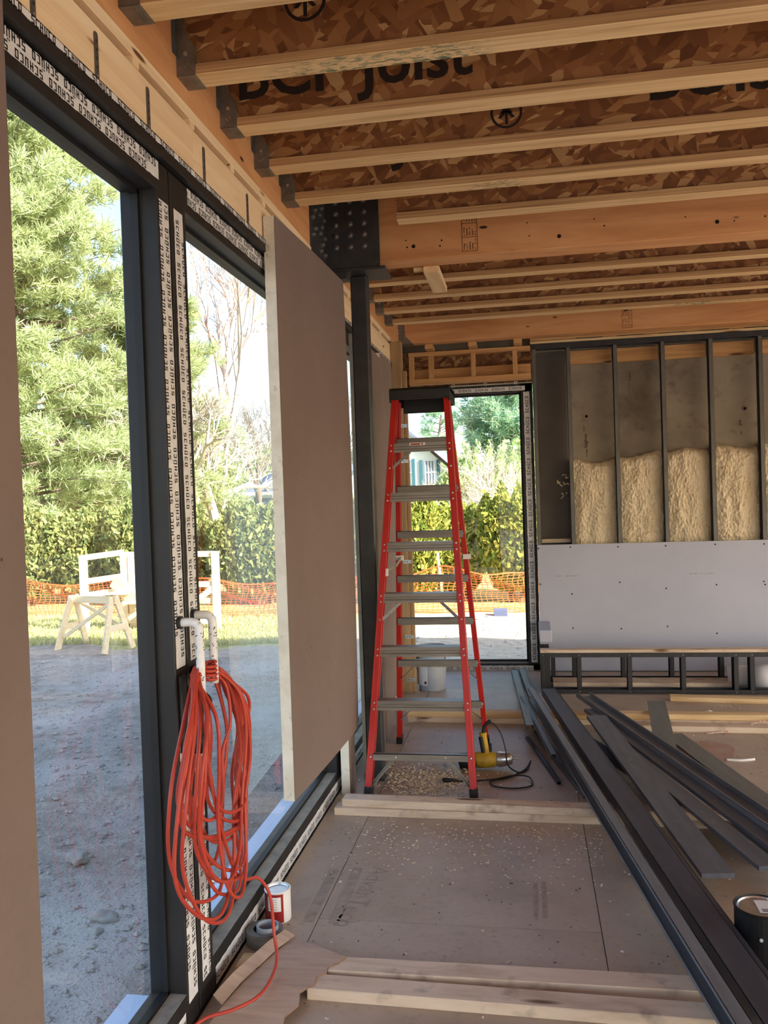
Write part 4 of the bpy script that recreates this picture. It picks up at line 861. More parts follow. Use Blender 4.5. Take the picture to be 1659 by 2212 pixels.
fl = MB(); fa_ = [(-0.868, 2.925), (-0.985, 2.50)]; fb_ = [(-0.905, 2.93), (-1.02, 2.52)]
for k in range(9):
    t = k/8; xa_ = fa_[0][0]*(1-t)+fa_[1][0]*t; ya_ = fa_[0][1]*(1-t)+fa_[1][1]*t; xb_ = fb_[0][0]*(1-t)+fb_[1][0]*t; yb_ = fb_[0][1]*(1-t)+fb_[1][1]*t
    fl.v += [(xa_, ya_, cb_z(xa_, ya_)+.006), (xb_, yb_, cb_z(xa_, ya_)+.022)]
fl.f = [(2*k, 2*k+2, 2*k+3, 2*k+1) for k in range(8)]
o_ = build('folded_edge', fl, 'cardboard', cb); sm = o_.modifiers.new('thick', 'SOLIDIFY'); sm.thickness = .004

# ------------------------------------------------------------------ door handles wrapped in film, orange cord
def catmull(pts, n=8):
    P_ = [Vector(p) for p in pts]; out_ = []
    for i in range(len(P_)-1):
        a, b, c_, d = P_[max(i-1, 0)], P_[i], P_[i+1], P_[min(i+2, len(P_)-1)]
        for k in range(n):
            t = k/n; out_.append(0.5*((2*b)+(c_-a)*t+(2*a-5*b+4*c_-d)*t*t+(3*b-a-3*c_+d)*t**3))
    out_.append(P_[-1]); return out_
for nm, y, lab, zt, ln in (('a', 2.455, 'film-wrapped lever handle on left sash, holding the orange cord', 1.238, .225), ('b', 2.565, 'film-wrapped lever handle on right sash, holding the orange cord', 1.245, .215)):
    e = empty('door_handle', (X0, y, zt)); tag(e, lab, 'handle', 'window handles')
    build('back_plate', MB().box((X0, y-.02, zt-.40), (X0+.012, y+.02, zt-.16)), 'frame', e, bevel=.004)
    build('rosette', MB().tube([(X0, y, zt), (X0+.012, y, zt)], .02, 16), 'frame', e)
    g = build('grip', MB().tube(catmull([(X0+.008, y, zt), (X0+.045, y, zt+.001), (X0+.062, y, zt-.008), (X0+.067, y, zt-.03), (X0+.067, y, zt-ln)], 5), .0135, 12), 'tape_film', e, smooth=True)
    w_ = MB(); rr = random.Random(5 if nm == 'a' else 9)
    for k in range(26):
        a = rr.uniform(-2.4, .3); z = zt-.03-rr.random()*(ln-.04); r_ = .0139
        c_ = Vector((X0+.067, y, z)); n_ = Vector((math.cos(a), math.sin(a), 0)); t_ = Vector((-math.sin(a), math.cos(a), 0)); L_ = rr.uniform(.004, .01)
        d_ = (t_*rr.choice((1, .2))+Vector((0, 0, rr.choice((.1, 1))))).normalized()*L_; s_ = d_.cross(n_).normalized()*.0013
        w_.add([c_+n_*r_-d_/2-s_, c_+n_*r_+d_/2-s_, c_+n_*r_+d_/2+s_, c_+n_*r_-d_/2+s_], [(0, 1, 2, 3)])
    build('film_print', w_, 'tape_ink', g, fix=False)
build_hook = tag(build('grip_stub', MB().tube(catmull([(-1.04, 2.51, 1.02), (-1.0, 2.505, 1.0), (-0.985, 2.49, .985), (-0.985, 2.47, .965)], 4), .011, 10), 'black_plastic', smooth=True), 'short black hook between the two handles', 'hook')

rr = random.Random(21); path = []
loops = [(2.15, 2.63, .40, 2.46), (2.20, 2.70, .56, 2.60), (2.28, 2.72, .45, 2.55), (2.17, 2.66, .34, 2.44), (2.33, 2.735, .52, 2.6), (2.25, 2.60, .66, 2.40), (2.36, 2.68, .38, 2.5), (2.19, 2.74, .55, 2.62), (2.30, 2.71, .36, 2.58), (2.22, 2.64, .47, 2.42), (2.38, 2.70, .58, 2.6), (2.13, 2.66, .37, 2.40), (2.34, 2.75, .62, 2.60), (2.26, 2.69, .40, 2.6), (2.31, 2.65, .50, 2.46)]
TOPZ = 1.075
for k, (yl, yr, zb, yb) in enumerate(loops):
    x0 = -1.015+.006*(k % 5); zt = TOPZ+.010*(k % 4)-.015; xo = -0.965+rr.uniform(-.03, .045)
    D = zt-zb; j = lambda q_: rr.uniform(-q_, q_)
    path += [(x0, 2.435, zt), (xo, 2.40+.5*(yl-2.40), zt-.15*D), (xo+.01, yl+.01, zt-.38*D+j(.03)), (xo-.012, yl+.03+j(.02), zt-.66*D+j(.03)),
             (xo, (yl*.55+yb*.45), zt-.90*D), (xo+.012, yb, zb), (xo, (yr*.55+yb*.45), zt-.92*D), (xo-.015, yr-.03+j(.02), zt-.68*D+j(.03)),
             (xo, yr, zt-.38*D+j(.03)), (xo-.01, 2.60+.4*(yr-2.60), zt-.14*D), (x0+.004, 2.585, zt-.01), (x0-.004, 2.51, zt+.008)]
path += [(-1.0, 2.44, 1.06), (-.95, 2.36, .92), (-.94, 2.40, .7), (-.95, 2.55, .45), (-.95, 2.66, .36), (-.93, 2.735, .33), (-.90, 2.76, .26), (-.885, 2.745, .14), (-.865, 2.70, .075), (-.86, 2.60, .058), (-.875, 2.51, .058), (-.93, 2.44, .058), (-1.0, 2.405, .05), (-1.047, 2.35, .03)]
xc = empty('extension_cord', (-0.98, 2.5, 0.1)); tag(xc, 'long orange extension cord looped over the window handles', 'cord')
build('cable', MB().tube(catmull(path, 7), .0056, 8), 'cord_orange', xc, smooth=True)
build('socket_end', MB().tube([(-.955, 2.335, .955), (-.955, 2.333, .945), (-.955, 2.33, .93), (-.955, 2.328, .925), (-.955, 2.325, .88)], [.008, .010, .012, .016, .017], 12), 'black_plastic', xc, smooth=True)
build('wrap_coils', MB().tube(catmull([(-.985+.026*math.cos(t), 2.515+.0*t, 1.085-.0012*t*1.6+.026*math.sin(t)) if False else (-.99+.02*math.cos(t), 2.515+.025*math.sin(t), 1.105-.0021*t) for t in [k*.6 for k in range(44)]], 3), .0056, 8), 'cord_orange', xc, smooth=True)

# ------------------------------------------------------------------ corded power tool
pt = empty('power_tool', (-0.29, 4.96, 0)); tag(pt, 'yellow corded power tool lying behind the right ladder foot', 'power tool'); tx, ty = -0.275, 4.95
build('handle', MB().tube([(tx, ty, .085), (tx-.004, ty, .13), (tx-.012, ty, .19), (tx-.014, ty, .205), (tx-.014, ty, .212)], [.024, .020, .019, .023, .021], 14), 'tool_yellow', pt, smooth=True)
build('grip_pad', MB().tube([(tx-.012, ty-.008, .1), (tx-.026, ty-.008, .19)], .016, 10), 'black_plastic', pt)
build('motor_housing', MB().tube([(tx-.06, ty, .05), (tx-.055, ty, .052), (tx+.0, ty, .054), (tx+.05, ty, .055), (tx+.06, ty, .055)], [.04, .046, .047, .042, .036], 18), 'tool_yellow', pt, smooth=True)
build('rear_guard', MB().tube([(tx-.16, ty, .043), (tx-.155, ty, .044), (tx-.06, ty, .048)], [.036, .043, .045], 18), 'black_plastic', pt, smooth=True)
build('gear_case', MB().tube([(tx+.055, ty, .055), (tx+.075, ty, .056), (tx+.135, ty, .062), (tx+.15, ty, .062), (tx+.152, ty, .062)], [.036, .044, .037, .03, .012], 18), 'nail', pt, smooth=True)
build('spindle', MB().tube([(tx+.15, ty, .064), (tx+.185, ty, .065)], .007, 8), 'nail', pt)
build('trigger', MB().box((tx+.018, ty-.008, .10), (tx+.034, ty+.008, .15)), 'black_plastic', pt, bevel=.003)
build('cord_boot', MB().tube(catmull([(tx-.012, ty, .212), (tx-.004, ty, .25), (tx+.022, ty, .275), (tx+.032, ty, .281)], 4), [.010]*13, 8), 'black_plastic', pt, smooth=True)
cp_ = [(tx+.012, ty, .268), (tx+.05, ty, .262), (tx+.09, ty-.01, .21), (tx+.115, ty-.03, .12), (tx+.125, ty-.05, .04), (-.09, 4.87, .008), (-.04, 4.93, .008), (-.02, 5.02, .03), (-.055, 4.93, .006), (-.15, 4.78, .006), (-.24, 4.72, .006), (-.22, 4.64, .006), (-.12, 4.61, .006), (-.02, 4.66, .006), (-.03, 4.78, .012), (-.11, 4.80, .014), (-.22, 4.73, .014), (-.33, 4.715, .006), (-.42, 4.705, .006)]
build('cord', MB().tube(catmull(cp_, 8), .0042, 8), 'black_plastic', pt, smooth=True)
build('plug', MB().tube([(-.42, 4.705, .008), (-.455, 4.70, .012), (-.50, 4.695, .014), (-.505, 4.695, .012)], [.006, .012, .014, .012], 10), 'black_plastic', pt, smooth=True)

# ------------------------------------------------------------------ shavings and litter
def flakes(name, n, fn, size, mat, label, cat, flat=.6, seed=1):
    rr = random.Random(seed); m = MB()
    for _ in range(n):
        x, y, z = fn(rr); L_, w_ = rr.uniform(.5, 1.3)*size, rr.uniform(.25, .6)*size; a = rr.uniform(0, 6.28); ti = rr.uniform(0, flat)
        u = Vector((math.cos(a), math.sin(a), 0)); v_ = Vector((-math.sin(a), math.cos(a), ti)).normalized(); c_ = Vector((x, y, z+.0012+ti*w_*.5)); h_ = Vector((0, 0, .0012))
        p = [c_+u*L_/2*s_+v_*w_/2*t_ for s_, t_ in ((-1, -1), (1, -1), (1, 1), (-1, 1))]
        m.add(p+[q_+h_ for q_ in p], [(0, 3, 2, 1), (4, 5, 6, 7), (0, 1, 5, 4), (1, 2, 6, 5), (2, 3, 7, 6), (3, 0, 4, 7)])
    return tag(build(name, m, mat, fix=False), label, cat, kind='stuff')
flakes('wood_shavings', 1500, lambda r: (min(.3, -.58+r.gauss(0, .14)), 4.72+r.gauss(0, .14), 0), .013, 'chips', 'pale wood shavings heaped under the ladder', 'shavings', 1.2, 2)
flakes('wood_shavings', 420, lambda r: (r.uniform(-.9, .3), 3.95+abs(r.gauss(0, .25))*(-1 if r.random() < .6 else .4), 0), .009, 'chips', 'thin scatter of shavings in front of the lumber stack', 'shavings', .5, 3)
flakes('floor_litter', 700, lambda r: (r.uniform(-.95, 2.2), r.uniform(2.2, 6.7), 0), .009, 'grime', 'dark crumbs of dirt scattered across the floor', 'litter', .6, 4)
flakes('floor_litter', 160, lambda r: (r.uniform(-.95, 2.2), r.uniform(2.2, 6.7), 0), .011, 'white_label', 'pale crumbs scattered across the floor', 'litter', .6, 5)
pm('chalk_red', [(0.4, S(176, 110, 96)), (0.6, S(214, 196, 186))], ns=60, rough=0.8, bump=0)
def strip_of(name, pts, r, mat, label, cat): tag(build(name, MB().tube(catmull(pts, 5), r, 6), mat, smooth=True), label, cat)
strip_of('film_shred', [(1.09, 5.70, .012), (1.20, 5.74, .012), (1.32, 5.80, .015), (1.45, 5.85, .05), (1.6, 5.88, .07)], 0.004, 'chalk_red', 'twisted red and white film shred lying over the lumber', 'shred')
strip_of('film_shred', [(1.10, 5.18, .006), (1.18, 5.17, .006), (1.26, 5.19, .008)], .008, 'white_label', 'short pale shred on the floor at the right', 'shred')
strip_of('bent_nail', [(1.42, 5.52, .005), (1.48, 5.50, .005), (1.53, 5.50, .005)], .006, 'ink_brown', 'small dark bent strip on the floor at the right', 'scrap')
tag(build('drywall_crumb', MB().tube([(1.20, 6.27, .006), (1.23, 6.27, .010), (1.255, 6.27, .005)], [.006, .012, .005], 7), 'white_label'), 'white crumb of gypsum on the floor near the low frame', 'scrap')
pm('chalk_fade', [(0.3, S(168, 132, 118)), (0.7, S(182, 156, 142))], ns=7, rough=0.95, bump=0)
ch = MB(); ch.v = [(1.06+.13*math.cos(a)*(1+.2*math.sin(3*a)), 5.36+.24*math.sin(a)*(1+.15*math.cos(2*a)), .0011) for a in [k*.26 for k in range(24)]]; ch.f = [tuple(range(24))]
build('chalk_smear', ch, 'chalk_fade', floor, fix=False)

# ------------------------------------------------------------------ outside: planting
def quads_mesh(name, C_, A_, B_, mat, parent, kind=None):
    """N quads centred on C_ with half axes A_ and B_ (numpy N x 3)"""
    n = len(C_); V = np.stack([C_-A_-B_, C_+A_-B_*0.6, C_+A_*1.05+B_*0.6, C_-A_+B_], 1).reshape(-1, 3).astype(np.float32)
    me = bpy.data.meshes.new(name); me.vertices.add(4*n); me.vertices.foreach_set('co', V.ravel())
    me.loops.add(4*n); me.loops.foreach_set('vertex_index', np.arange(4*n, dtype=np.int32))
    me.polygons.add(n); me.polygons.foreach_set('loop_start', np.arange(0, 4*n, 4, dtype=np.int32))
    try: me.polygons.foreach_set('loop_total', np.full(n, 4, dtype=np.int32))
    except Exception: pass
    me.update(calc_edges=True); o = link_mesh(name, me, mat, parent)
    if kind: o['kind'] = kind
    return o
def unit(v): return v/np.maximum(1e-9, np.linalg.norm(v, axis=-1, keepdims=True))
def pine(loc, H, Rr, seed, label, nb=150, nc=11, nq=14, zmin=1.2, mat='needles', ql=.2, qw=.035, name='pine_tree', bark='bark'):
    g = np.random.default_rng(seed); e = empty(name, loc); tag(e, label, 'tree', 'trees beyond the fence'); x, y, z = loc
    tk = [(x+.12*math.sin(k*.9+seed), y+.12*math.cos(k*.7+seed), z+H*k/12) for k in range(13)]
    build('trunk', MB().tube(tk, [.03+.22*(H/14)*(1-k/12.0) for k in range(13)], 8), bark, e, smooth=True)
    br = MB(); C_ = []; D_ = []
    for b in range(nb):
        t = (b+g.random())/nb; hz_ = zmin+(H-zmin)*t**0.9; az = g.random()*6.283; L_ = Rr*(1-t)**.62*(.6+.5*g.random())+.35
        up = .12+.5*t+g.normal()*.12; d = np.array([math.cos(az), math.sin(az), up]); d = unit(d)
        p0 = np.array([x, y, z+hz_]); sag = np.array([0, 0, -.10*L_])
        pts = [p0+d*L_*s_+sag*s_*s_ for s_ in (0, .33, .66, 1)]
        br.tube([tuple(p) for p in pts], [.014+.009*L_, .011+.006*L_, .012, .006], 4, False)
        for c_ in range(nc):
            s_ = .28+.74*g.random(); p = p0+d*L_*s_+sag*s_*s_; side = np.array([-d[1], d[0], 0]); w = .26*L_*(1.15-s_*.6)
            C_.append(p+side*g.normal()*w*.55+np.array([0, 0, g.normal()*.12+.06])); D_.append(unit(d+side*g.normal()*.5+np.array([0, 0, .35])))
    build('branches', br, bark, e, fix=False)
    C_ = np.repeat(np.array(C_), nq, 0); D_ = np.repeat(np.array(D_), nq, 0); n = len(C_)
    rnd = g.normal(size=(n, 3)); A_ = unit(D_*.8+rnd*.75); B_ = unit(np.cross(A_, g.normal(size=(n, 3))))
    C_ = C_+A_*ql*.6+g.normal(size=(n, 3))*.05; s_ = (.6+.8*g.random((n, 1)))
    quads_mesh('foliage', C_, A_*ql*.5*s_, B_*qw*s_, mat, e); return e
def shrub(loc, rx, ry, H, seed, label, n=9000, mat='hedge_leaf', cat='shrub', ls=.05, group='hedge along the orange fence', stems=10, name='hedge_shrub', lo=.12):
    g = np.random.default_rng(seed); e = empty(name, loc); tag(e, label, cat, group); x, y, z = loc
    d = unit(g.normal(size=(n, 3))); d[:, 2] = np.abs(d[:, 2])*1.0
    r = g.random((n, 1))**.28
    ph = g.random(8)*6.28; az = np.arctan2(d[:, 1], d[:, 0])
    lump = 1+.10*np.sin(3*az+ph[0])+.07*np.sin(7*az+5*d[:, 2]+ph[1])+.06*np.sin(13*az+9*d[:, 2]+ph[2])
    v = g.random(n)**.8; prof = np.clip(.55+1.1*v, 0, 1)*np.sqrt(np.clip(1-np.clip((v-.72)/.28, 0, 1)**2*.75, 0, 1))
    px = x+np.cos(az)*rx*prof*lump*r[:, 0]; py = y+np.sin(az)*ry*prof*lump*r[:, 0]
    spike = .10*H*(np.sin(px*9+ph[3])*np.sin(py*8+ph[4])+.6*np.sin(px*21+ph[5]))
    pz = z+H*(lo+(1-lo)*v)+np.where(v > .6, spike*(v-.6)/.4, 0)
    C_ = np.stack([px, py, pz], 1); out_ = unit(np.stack([np.cos(az), np.sin(az), .6+0*az], 1))
    A_ = unit(out_*.5+np.array([0, 0, .6])+g.normal(size=(n, 3))*.6); B_ = unit(np.cross(A_, g.normal(size=(n, 3)))); s_ = .6+.9*g.random((n, 1))
    quads_mesh('foliage', C_, A_*ls*s_, B_*ls*.5*s_, mat, e)
    m = MB()
    for k in range(stems):
        a = g.random()*6.28; q_ = .7*g.random()**.5; m.tube([(x+.25*rx*math.cos(a), y+.25*ry*math.sin(a), z-.05), (x+q_*.7*rx*math.cos(a), y+q_*.7*ry*math.sin(a), z+H*.35), (x+q_*rx*math.cos(a+.2), y+q_*ry*math.sin(a+.2), z+H*.75)], [.03, .022, .008], 5)
    build('stems', m, 'bark', e, fix=False); return e
def bare_tree(loc, H, seed, label, depth=5, spread=.55, mat='bark_pale', r0=.12, name='bare_tree', kids=3, group='trees beyond the fence'):
    rr = random.Random(seed); e = empty(name, loc); tag(e, label, 'tree', group); m = MB()
    def grow(p, d, L_, r, k):
        q = p+d*L_*.5+Vector((rr.gauss(0, .05), rr.gauss(0, .05), 0))*L_; t = q+(d+Vector((rr.gauss(0, .15), rr.gauss(0, .15), .08))).normalized()*L_*.5
        m.tube([p, q, t], [r, r*.82, r*.62], 6 if k > 3 else 4 if k > 1 else 3, False)
        if k == 0: return
        for i in range(kids+(1 if rr.random() < .4 else 0)):
            a = rr.uniform(0, 6.28); u = d.orthogonal().normalized(); w = d.cross(u)
            nd = (d+(u*math.cos(a)+w*math.sin(a))*spread*rr.uniform(.6, 1.4)+Vector((0, 0, .12))).normalized()
            grow(q.lerp(t, rr.uniform(.2, 1)), nd, L_*rr.uniform(.62, .85), r*.6, k-1)
    grow(Vector(loc), Vector((rr.gauss(0, .04), rr.gauss(0, .04), 1)).normalized(), H*.32, r0, depth)
    build('trunk_and_twigs', m, mat, e, fix=False); return e

# left window: two great pines, a bare maple, thin tall birch, hedge
pine((-12.1, 18.8, GZ), 15.5, 4.7, 3, 'huge light green pine filling the left window', nb=320, nc=16, nq=56, zmin=1.3, ql=.20, qw=.0105)
pine((-10.4, 22.5, GZ), 8.2, 3.0, 4, 'second pine, its boughs reaching right past the mullion', nb=120, nc=13, nq=44, zmin=1.6, ql=.22, qw=.012)
pine((-17.0, 20.5, GZ), 16, 4.6, 5, 'pine at far left behind the gypsum sheet', nb=150, nc=12, nq=30, zmin=1.2, ql=.26, qw=.016)
bare_tree((-8.25, 22.0, GZ), 6.4, 11, 'pale bare maple between mullion and big sheet', depth=6, spread=.7, r0=.20)
bare_tree((-9.3, 26.0, GZ), 13.5, 12, 'tall thin bare tree against the sky right of the mullion', depth=5, spread=.42, r0=.12, mat='bark_pink')
bare_tree((-10.8, 34.0, GZ), 8.0, 13, 'grey bare tree beside the hip-roofed house', depth=5, spread=.6, r0=.12, mat='bark')
bare_tree((-9.4, 37.0, GZ), 9.0, 14, 'grey bare tree behind the hip-roofed house', depth=5, spread=.6, r0=.12, mat='bark')
for i, (x, y, rx, ry, h, sd) in enumerate(((-10.3, 16.1, 1.0, .7, 1.85, 21), (-9.0, 16.4, .95, .7, 1.8, 22), (-7.75, 16.2, .8, .7, 1.9, 23), (-6.85, 16.6, .5, .5, 1.75, 24))):
    shrub((x, y, GZ), rx, ry, h, sd, ['olive hedge shrub at far left behind the sawhorse', 'olive hedge shrub behind the wooden railing, left part', 'olive hedge shrub behind the wooden railing, right part', 'small yellow-green shrub left of the pale maple trunk'][i], n=9000)
shrub((-5.2, 16.0, GZ), .95, .75, 1.82, 25, 'dense dark hedge shrub right of the pale maple trunk', n=16000, ls=.045)
shrub((-3.6, 16.2, GZ), .9, .7, 1.9, 26, 'hedge shrub hidden mostly behind the big gypsum sheet', n=7000)
for i, (x, y, rx, h, sd) in enumerate(((-2.15, 16.0, .7, 1.85, 31), (-1.35, 16.3, .6, 1.7, 32), (-0.15, 15.8, .72, 1.95, 33), (1.05, 16.0, .8, 1.9, 34))):
    shrub((x, y, GZ), rx, .65, h, sd, ['golden arborvitae seen between ladder rails, left', 'golden arborvitae just right of the ladder', 'large golden arborvitae at right of the far window', 'golden arborvitae hidden beyond the far window jamb'][i], n=13000, mat='hedge_gold', name='arborvitae', ls=.045)
# far window: pines, cedars, bare brush
pine((-0.40, 26.0, GZ), 7.4, 1.5, 41, 'blue-green pine at top right of the far window', nb=110, nc=11, nq=34, zmin=2.9, mat='needles_blue', ql=.2, qw=.012)
pine((-4.4, 46.0, GZ), 8.0, 1.3, 42, 'slender pine behind the gabled house, seen through top of ladder', nb=50, nc=9, nq=22, zmin=3.6, mat='needles_blue', ql=.2, qw=.012)
pine((1.6, 28.0, GZ), 7.6, 2.3, 43, 'pine partly behind right jamb of the far window', nb=90, nc=11, nq=22, zmin=1.5, mat='needles_blue', ql=.24, qw=.018)
shrub((-1.1, 23.0, GZ), 1.3, 1.0, 3.0, 44, 'loose yellow-green cedar in middle of the far window', n=5000, mat='cedar_leaf', cat='tree', ls=.07, group='trees beyond the fence', name='cedar_tree')
shrub((0.35, 23.5, GZ), 1.3, 1.0, 3.25, 45, 'loose yellow-green cedar at right of the far window', n=5000, mat='cedar_leaf', cat='tree', ls=.07, group='trees beyond the fence', name='cedar_tree')
for i, (x, y, h, sd, mt) in enumerate(((-1.15, 19.5, 3.1, 51, 'bark_pink'), (-0.35, 19.0, 3.2, 52, 'bark_pale'), (0.15, 19.8, 3.4, 53, 'bark_pink'), (-0.75, 20.5, 3.5, 54, 'bark_pale'), (0.8, 20.0, 3.6, 55, 'bark_pink'))):
    bare_tree((x, y, GZ), h, sd, 'leafless brush in the far window, %s in line' % ORD[i], depth=5, spread=.75, mat=mt, r0=.04, name='bare_brush', kids=3, group='leafless brush behind the hedge')
# distant wooded rise
for i, (x, y, h) in enumerate(((-30, 52, 6), (-24, 56, 6), (-19, 58, 5.5), (-14, 60, 5), (1.5, 56, 6), (6, 58, 7))):
    shrub((x, y, GZ), 3.6, 2.5, h, 60+i, 'hazy tree of the distant wood, %s from the left' % ORD[i], n=4500, mat='cedar_leaf' if i % 2 else 'needles', cat='tree', ls=.22, group='distant wood', name='distant_tree', stems=5)

# ------------------------------------------------------------------ orange safety net and stakes
def net_line(s_):
    x = -11.5+13.5*s_; y = 14.45-.28*math.exp(-((x+4.1)/1.2)**2)+.12*math.sin(x*1.3); return x, y
nf = empty('safety_fence', (-5, 14.4, GZ)); tag(nf, 'sagging orange plastic safety net fence across the yard', 'fence')
m = MB(); NXc, NZ = 150, 16
def npt(i, j):
    s_ = i/NXc; x, y = net_line(s_); top = .66+.14*math.exp(-((x+1.4)/.6)**2)-.10*abs(math.sin(x*1.05+.4))+.05*math.sin(x*3.1)
    zz = GZ+.03+top*(j/NZ); y2 = y+.05*math.sin(x*4+j*.5)-.10*max(0, 1-j/3.0); return Vector((x+.02*math.sin(j*.9+x*2), y2, zz+.012*math.sin(x*6+j)))
for i in range(NXc+1):
    for j in range(NZ):
        a, b = npt(i, j), npt(i, j+1); w = Vector((.0048, 0, 0)); m.add([a-w, a+w, b+w, b-w], [(0, 1, 2, 3)])
for j in range(NZ+1):
    hw = .012 if j in (0, NZ) else .0042
    for i in range(NXc):
        a, b = npt(i, j), npt(i+1, j); w = Vector((0, 0, hw)); m.add([a-w, b-w, b+w, a+w], [(0, 1, 2, 3)])
o_ = build('net', m, 'net_orange', nf, fix=False); o_['kind'] = 'stuff'; sm = o_.modifiers.new('thick', 'SOLIDIFY'); sm.thickness = .004
for x in (-9.4, -6.6, -4.0, -1.42, 1.2):
    s_ = (x+11.5)/13.5; xx, yy = net_line(s_); build('stake', MB().beam((xx, yy+.05, GZ-.05), (xx-.09, yy+.07, GZ+(1.02 if x == -1.42 else .78)), .04, .04, (0, 1, 0)), 'lumber_new', nf, bevel=.003)

# ------------------------------------------------------------------ sawhorse, timber stair rail, rocks, block
sh = empty('sawhorse', (-6.05, 11.2, GZ)); tag(sh, 'wooden sawhorse standing at the edge of the shade', 'sawhorse')
A_, B_ = Vector((-6.42, 11.22, .30)), Vector((-5.66, 10.98, .30)); ax = (B_-A_).normalized(); sd = Vector((ax.y, -ax.x, 0))
plank('top_beam', A_-ax*.03, B_+ax*.03, .045, .10, 'lumber_new', sh)
for P_, s_ in ((A_, 1), (B_, -1)):
    for k in (-1, 1): build('leg', MB().beam(P_+ax*s_*.02+sd*k*.035+Vector((0, 0, .05)), P_-ax*s_*.05+sd*k*.27+Vector((0, 0, GZ-.30)), .09, .035, ax), 'lumber_new', sh, bevel=.002)
    build('end_rail', MB().beam(P_-ax*s_*.03-sd*.19+Vector((0, 0, -.38)), P_-ax*s_*.03+sd*.19+Vector((0, 0, -.38)), .025, .09), 'lumber_new', sh, bevel=.002)
build('brace', MB().beam(A_+sd*.19+Vector((0, 0, -.52)), B_+sd*.06+Vector((0, 0, -.02)), .03, .045), 'lumber_new', sh); build('brace', MB().beam(A_-sd*.06+Vector((0, 0, -.02)), B_-sd*.19+Vector((0, 0, -.42)), .03, .045), 'lumber_new', sh)
tr_ = empty('timber_rail', (-6, 12.6, GZ)); tag(tr_, 'bright new timber guard rail and ramp beside the sawhorse', 'railing')
P1, P2, P3 = Vector((-6.95, 12.5, 0)), Vector((-6.38, 12.75, 0)), Vector((-4.85, 12.75, 0))
for nm_, p_ in (('post', P1), ('post', P2), ('post', P3), ('post', P2+Vector((.12, .02, 0)))):
    build('post', MB().beam((p_.x, p_.y, GZ), (p_.x, p_.y, .84), .10, .10, (0, 1, 0)), 'lumber_new', tr_, bevel=.003)
for z in (.80, .42, .20): plank('rail', P1+Vector((0, 0, z)), P2+Vector((0, 0, z+.06)), .04, .09, 'lumber_new', tr_)
for z in (.82, .34, .08): plank('rail', P2+Vector((0, 0, z)), P3+Vector((0, 0, z-.02)), .04, .09, 'lumber_new', tr_)
build('stringer', MB().beam((-6.5, 12.6, .42), (-5.55, 12.35, -.28), .05, .22), 'lumber_new', tr_, bevel=.003); build('stringer', MB().beam((-5.6, 12.6, -.25), (-4.85, 12.75, .30), .05, .09), 'lumber_new', tr_, bevel=.003)
for k in range(4): build('tread', MB().box((-6.45+.22*k, 12.35, .22-.15*k), (-6.18+.22*k, 12.95, .26-.15*k)), 'lumber_new', tr_, bevel=.003)
plank('rail', P2+Vector((0, -.02, -.2)), P3+Vector((0, -.02, -.22)), .04, .16, 'lumber_new', tr_)
def rock(loc, r, sd, label):
    bm_ = bmesh.new(); bmesh.ops.create_icosphere(bm_, subdivisions=3, radius=1)
    for v_ in bm_.verts:
        n_ = mnoise.noise(v_.co*1.1+Vector((sd, sd, 0)))+.5*mnoise.noise(v_.co*2.4+Vector((0, sd, 0))); v_.co *= 1+.5*n_; v_.co = Vector((v_.co.x*r[0], v_.co.y*r[1], v_.co.z*r[2]))
    me_ = bpy.data.meshes.new('rock'); bm_.to_mesh(me_); bm_.free(); tag(link_mesh('rock', me_, 'rock', None, T(*loc), True), label, 'rock', 'rocks on the dirt')
rock((-2.55, 4.40, GZ+.03), (.062, .05, .04), 3, 'pale rock further away on the dirt outside left window')
rock((-2.07, 3.79, GZ+.02), (.07, .04, .028), 5, 'flat pale rock nearer the window on the dirt')
rock((-2.05, 3.66, GZ+.01), (.035, .03, .025), 8, 'small stone just below the flat pale rock')
def ico(nm, n, fn, r, mat, label):
    m_ = MB(); rr_ = random.Random(77); base = [(1, 0, 0), (-1, 0, 0), (0, 1, 0), (0, -1, 0), (0, 0, 1), (0, 0, -1)]; fc = [(0, 2, 4), (2, 1, 4), (1, 3, 4), (3, 0, 4), (2, 0, 5), (1, 2, 5), (3, 1, 5), (0, 3, 5)]
    for _ in range(n):
        x, y = fn(rr_); s_ = r*rr_.uniform(.3, 1)**2+.004; a = rr_.uniform(0, 6.28); ca, sa = math.cos(a), math.sin(a); k = [rr_.uniform(.6, 1.4) for _ in range(3)]
        z_ = gz(x, y); m_.add([(x+(ca*p[0]*k[0]-sa*p[1]*k[1])*s_, y+(sa*p[0]*k[0]+ca*p[1]*k[1])*s_, z_+p[2]*s_*k[2]*.7+.2*s_) for p in base], fc)
    tag(build(nm, m_, mat, fix=False), label, 'gravel', kind='stuff')
ico('gravel', 4500, lambda r: (r.uniform(-6.5, -1.35), 1.6+9*r.random()**1.5), .022, 'gravel', 'loose gravel strewn over the dirt outside the windows')
ico('gravel', 500, lambda r: (r.uniform(-3, 2), r.uniform(9, 13.8)), .03, 'gravel', 'stones on the bright dirt outside the far window')
tag(build('paving_block', MB().box((-.57, 13.78, GZ), (-.35, 13.95, GZ+.13)), 'block_blue', bevel=.006), 'blue-grey block on bright dirt below the orange net', 'block')
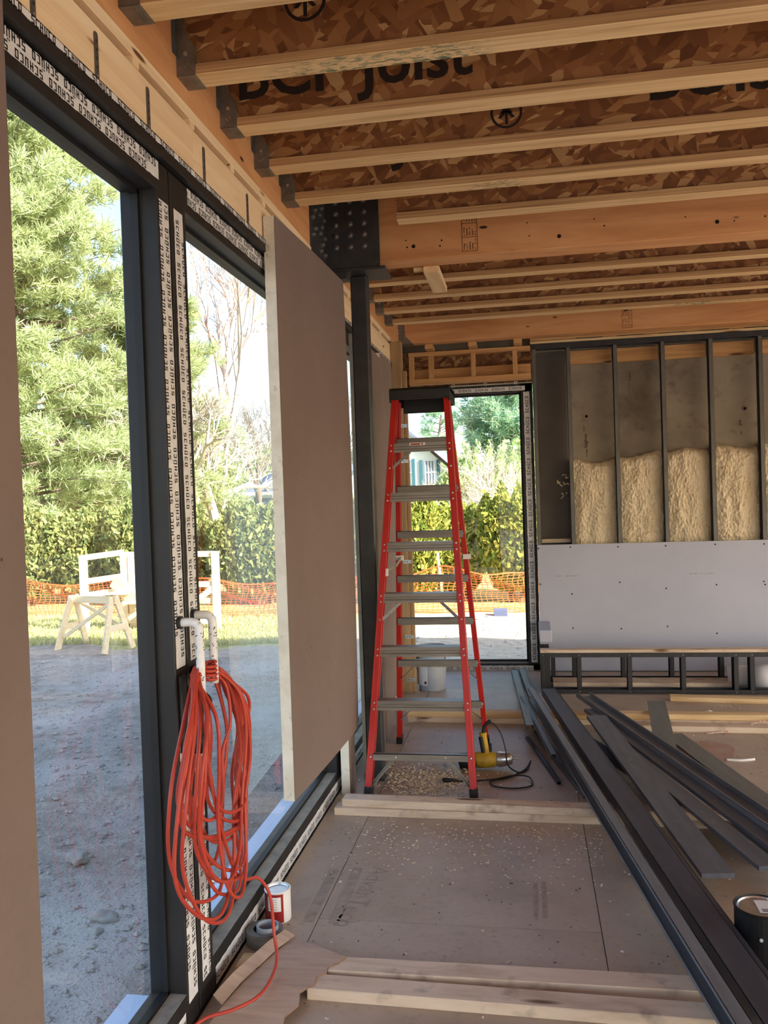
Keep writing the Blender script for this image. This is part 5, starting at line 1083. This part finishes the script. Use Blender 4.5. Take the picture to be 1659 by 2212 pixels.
# grass tufts where the lawn begins
g = np.random.default_rng(9); n = 26000
gx_ = g.uniform(-10.5, -3.2, n); gy_ = 11.4+3.4*g.random(n)**1.2
C_ = np.stack([gx_, gy_, np.array([gz(a, b) for a, b in zip(gx_, gy_)])+.03], 1); A2 = unit(np.array([0, 0, 1.0])+g.normal(size=(n, 3))*.45)*.04*(.5+g.random((n, 1))); B2 = unit(np.cross(A2, g.normal(size=(n, 3))))*.006
o_ = quads_mesh('grass', C_, A2, B2, 'grass_blade', None, 'stuff'); tag(o_, 'thin pale lawn grass around the sawhorse and railing', 'grass')

# ------------------------------------------------------------------ neighbouring houses
hA = empty('house', (-10, 40, GZ)); tag(hA, 'white house with grey hip roof, right of the bare maple', 'house')
build('wall', MB().box((-13.45, 40, GZ), (-8.2, 48, 2.0)), 'siding_white', hA)
ev = [(-13.75, 39.7), (-7.9, 39.7), (-7.9, 48.3), (-13.75, 48.3)]
build('roof', MB().add([(x, y, 2.02) for x, y in ev]+[(-11.1, 44, 4.6), (-10.5, 44, 4.6)], [(0, 1, 5, 4), (1, 2, 5), (2, 3, 4, 5), (3, 0, 4), (3, 2, 1, 0)]), 'roof_grey', hA)
build('eave_trim', MB().box((-13.75, 39.66, 1.9), (-7.9, 39.75, 2.05)), 'siding_white', hA)
for x in (-12.75, -11.0):
    w_ = build('window', MB().box((x, 39.94, .7), (x+.8, 40.0, 1.75)), 'window_dark', hA)
    for q_ in (x-.34, x+.82): build('shutter', MB().box((q_, 39.93, .65), (q_+.3, 39.99, 1.8)), 'shutter_teal', w_)
hB = empty('house', (-4.5, 34, GZ)); tag(hB, 'white gabled house with teal shutters seen through the ladder', 'house')
gab = [(-7.2, GZ), (-2.5, GZ), (-2.5, 2.3), (-4.85, 4.35), (-7.2, 2.3)]
build('wall', MB().prism(gab, 'y', 34, 44), 'siding_white', hB)
build('roof', MB().prism([(-2.3, 2.12), (-4.85, 4.36), (-7.4, 2.12), (-7.4, 2.24), (-4.85, 4.50), (-2.3, 2.24)], 'y', 33.7, 44.3), 'roof_grey', hB)
for x, z0, z1 in ((-4.95, 2.05, 3.05), (-3.95, 2.08, 2.98), (-4.95, .1, 1.2), (-3.7, .1, 1.2)):
    w_ = build('window', MB().box((x, 33.95, z0), (x+.36, 34.0, z1)), 'window_dark', hB)
    fr = MB().box((x-.03, 33.93, (z0+z1)/2-.02), (x+.45, 33.95, (z0+z1)/2+.02))
    for k in range(4): fr.box((x+.12*k-.014, 33.93, z0), (x+.12*k+.014, 33.95, z1))
    build('muntins', fr, 'siding_white', w_)
    for q_ in (x-.24, x+.46): build('shutter', MB().box((q_, 33.93, z0-.03), (q_+.13, 33.98, z1+.05)), 'shutter_teal', w_)
